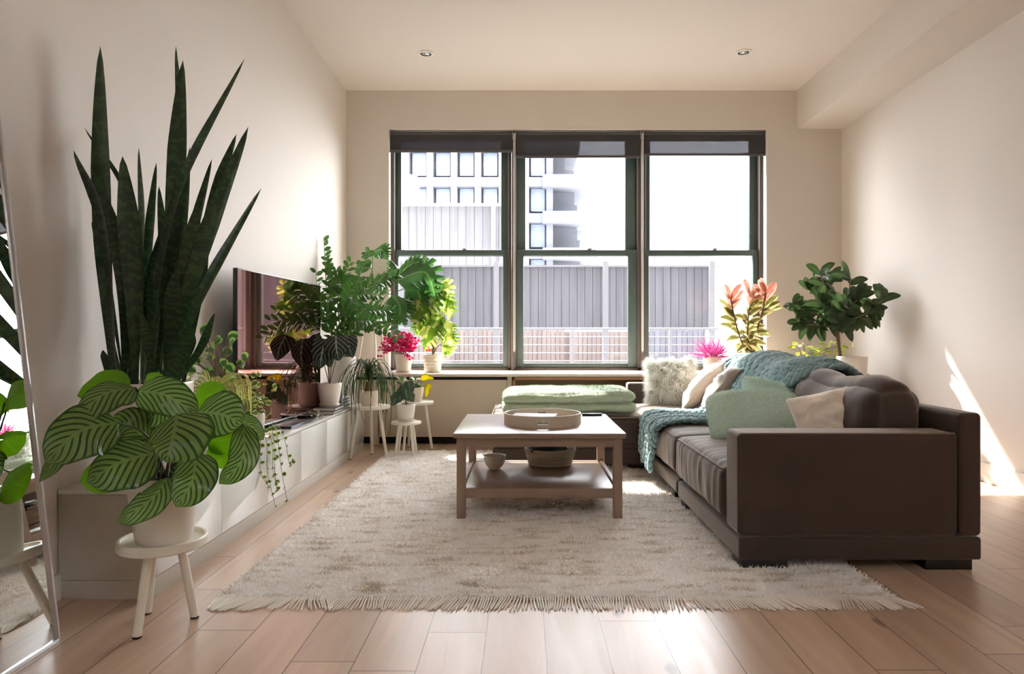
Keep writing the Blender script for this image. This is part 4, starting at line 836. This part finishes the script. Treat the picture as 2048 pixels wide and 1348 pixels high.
s.tube(crv([Vector((2.74,5.9,.8)),P(1676,680,5.9),P(1674,650,5.9)],8),.016,8)
o_=P(1674,652,5.9); ends=[(1640,550,5.85),(1700,560,5.7),(1768,598,5.55),(1590,618,5.8),(1640,600,5.7),(1660,565,6.0),(1715,600,5.6),(1600,650,5.75),(1620,580,6.0),(1690,620,5.5),(1735,625,5.6)]
for ex,ey,d in ends:
    E_=P(ex,ey,d+(.25 if ex<1720 else .1)); E_.x=min(E_.x,3.1); pts=crv([o_,(o_+E_)/2+Vector((R.uniform(-.05,.05),0,R.uniform(-.04,.04))),E_],12); s.tube(pts,.006,6,rr=[.009-.0004*i for i in range(13)])
    for i in range(5,13):
        for r_ in range(2 if i<12 else 5):
            q=pts[i]; v=ang(R.uniform(0,360),R.uniform(-75,20) if i<11 else R.uniform(-10,70))*R.uniform(.13,.19); v.y*=.6; t=q+v; 
            if t.x>XR-.02: continue
            m.leaf([q,q+v*.5+Vector((0,0,.02)),t],.068,(R.uniform(-.5,.5),-1,.3),'oval',10,4,.22)
leaves(ru_,m,leafmat('dark rubber leaf',(54,76,42),(120,140,90),'plain',.25,.3)); s.build('stems',BST,ru_)
lm=tag(empty('lime_leafy_plant',(2.55,6.45,.654)),'small lime green leafy plant on the sill behind the throw, below the rubber plant','potted plant'); c0=(2.62,6.35,.654)
lm.location=(c0[0],c0[1],c0[2]); WL[lm]=Vector(c0); pot(lm,c0,.07,.06,.12,pot_m)
m=MB();s=MB()
for i in range(60):
    q=P(R.gauss(1640,28),R.gauss(702,14),R.uniform(6.1,6.4)); v=ang(R.uniform(0,360),R.uniform(-30,30))*.06; m.leaf([q,q+v*.5,q+v],.034,(0,-1,.4),'oval',6,3,.2)
    if i%2: s.tube(crv([Vector((c0[0],c0[1],.76)),(Vector((c0[0],c0[1],.84))+q)/2,q],5),.002,4)
leaves(lm,m,leafmat('lime leaf',(150,166,60),(216,216,130),'edge',.5,.4)); s.build('stems',GST,lm)
# ---------------------------------------------------------------- light and camera
sc=bpy.context.scene
w=bpy.data.worlds.new('sky'); w.use_nodes=True; sc.world=w; bg=w.node_tree.nodes['Background']; bg.inputs[0].default_value=(.93,.96,1,1); bg.inputs[1].default_value=WS
sl=bpy.data.lights.new('sun','SUN'); sl.energy=SUN; sl.angle=math.radians(.8); sl.color=(1,.94,.87); so_=bpy.data.objects.new('sun',sl); COL.objects.link(so_); so_.location=(-4,14,10)
so_.rotation_euler=Vector((.862,-1.89,-2.06)).to_track_quat('-Z','Y').to_euler()
cam=bpy.data.cameras.new('camera'); cam.sensor_width=36; cam.lens=24.0; cam.shift_x=-23/2048; cam.shift_y=-2/2048; cam.clip_end=500
co=bpy.data.objects.new('camera',cam); COL.objects.link(co); co.location=(0,0,1); co.rotation_euler=(math.pi/2,0,0); sc.camera=co
sc.view_settings.view_transform='Standard'; sc.view_settings.look='None'; sc.view_settings.gamma=1; sc.view_settings.exposure=EXPO
try: sc.view_settings.use_curve_mapping=False
except Exception: pass
sc.cycles.max_bounces=12; sc.cycles.diffuse_bounces=8; sc.cycles.transparent_max_bounces=16
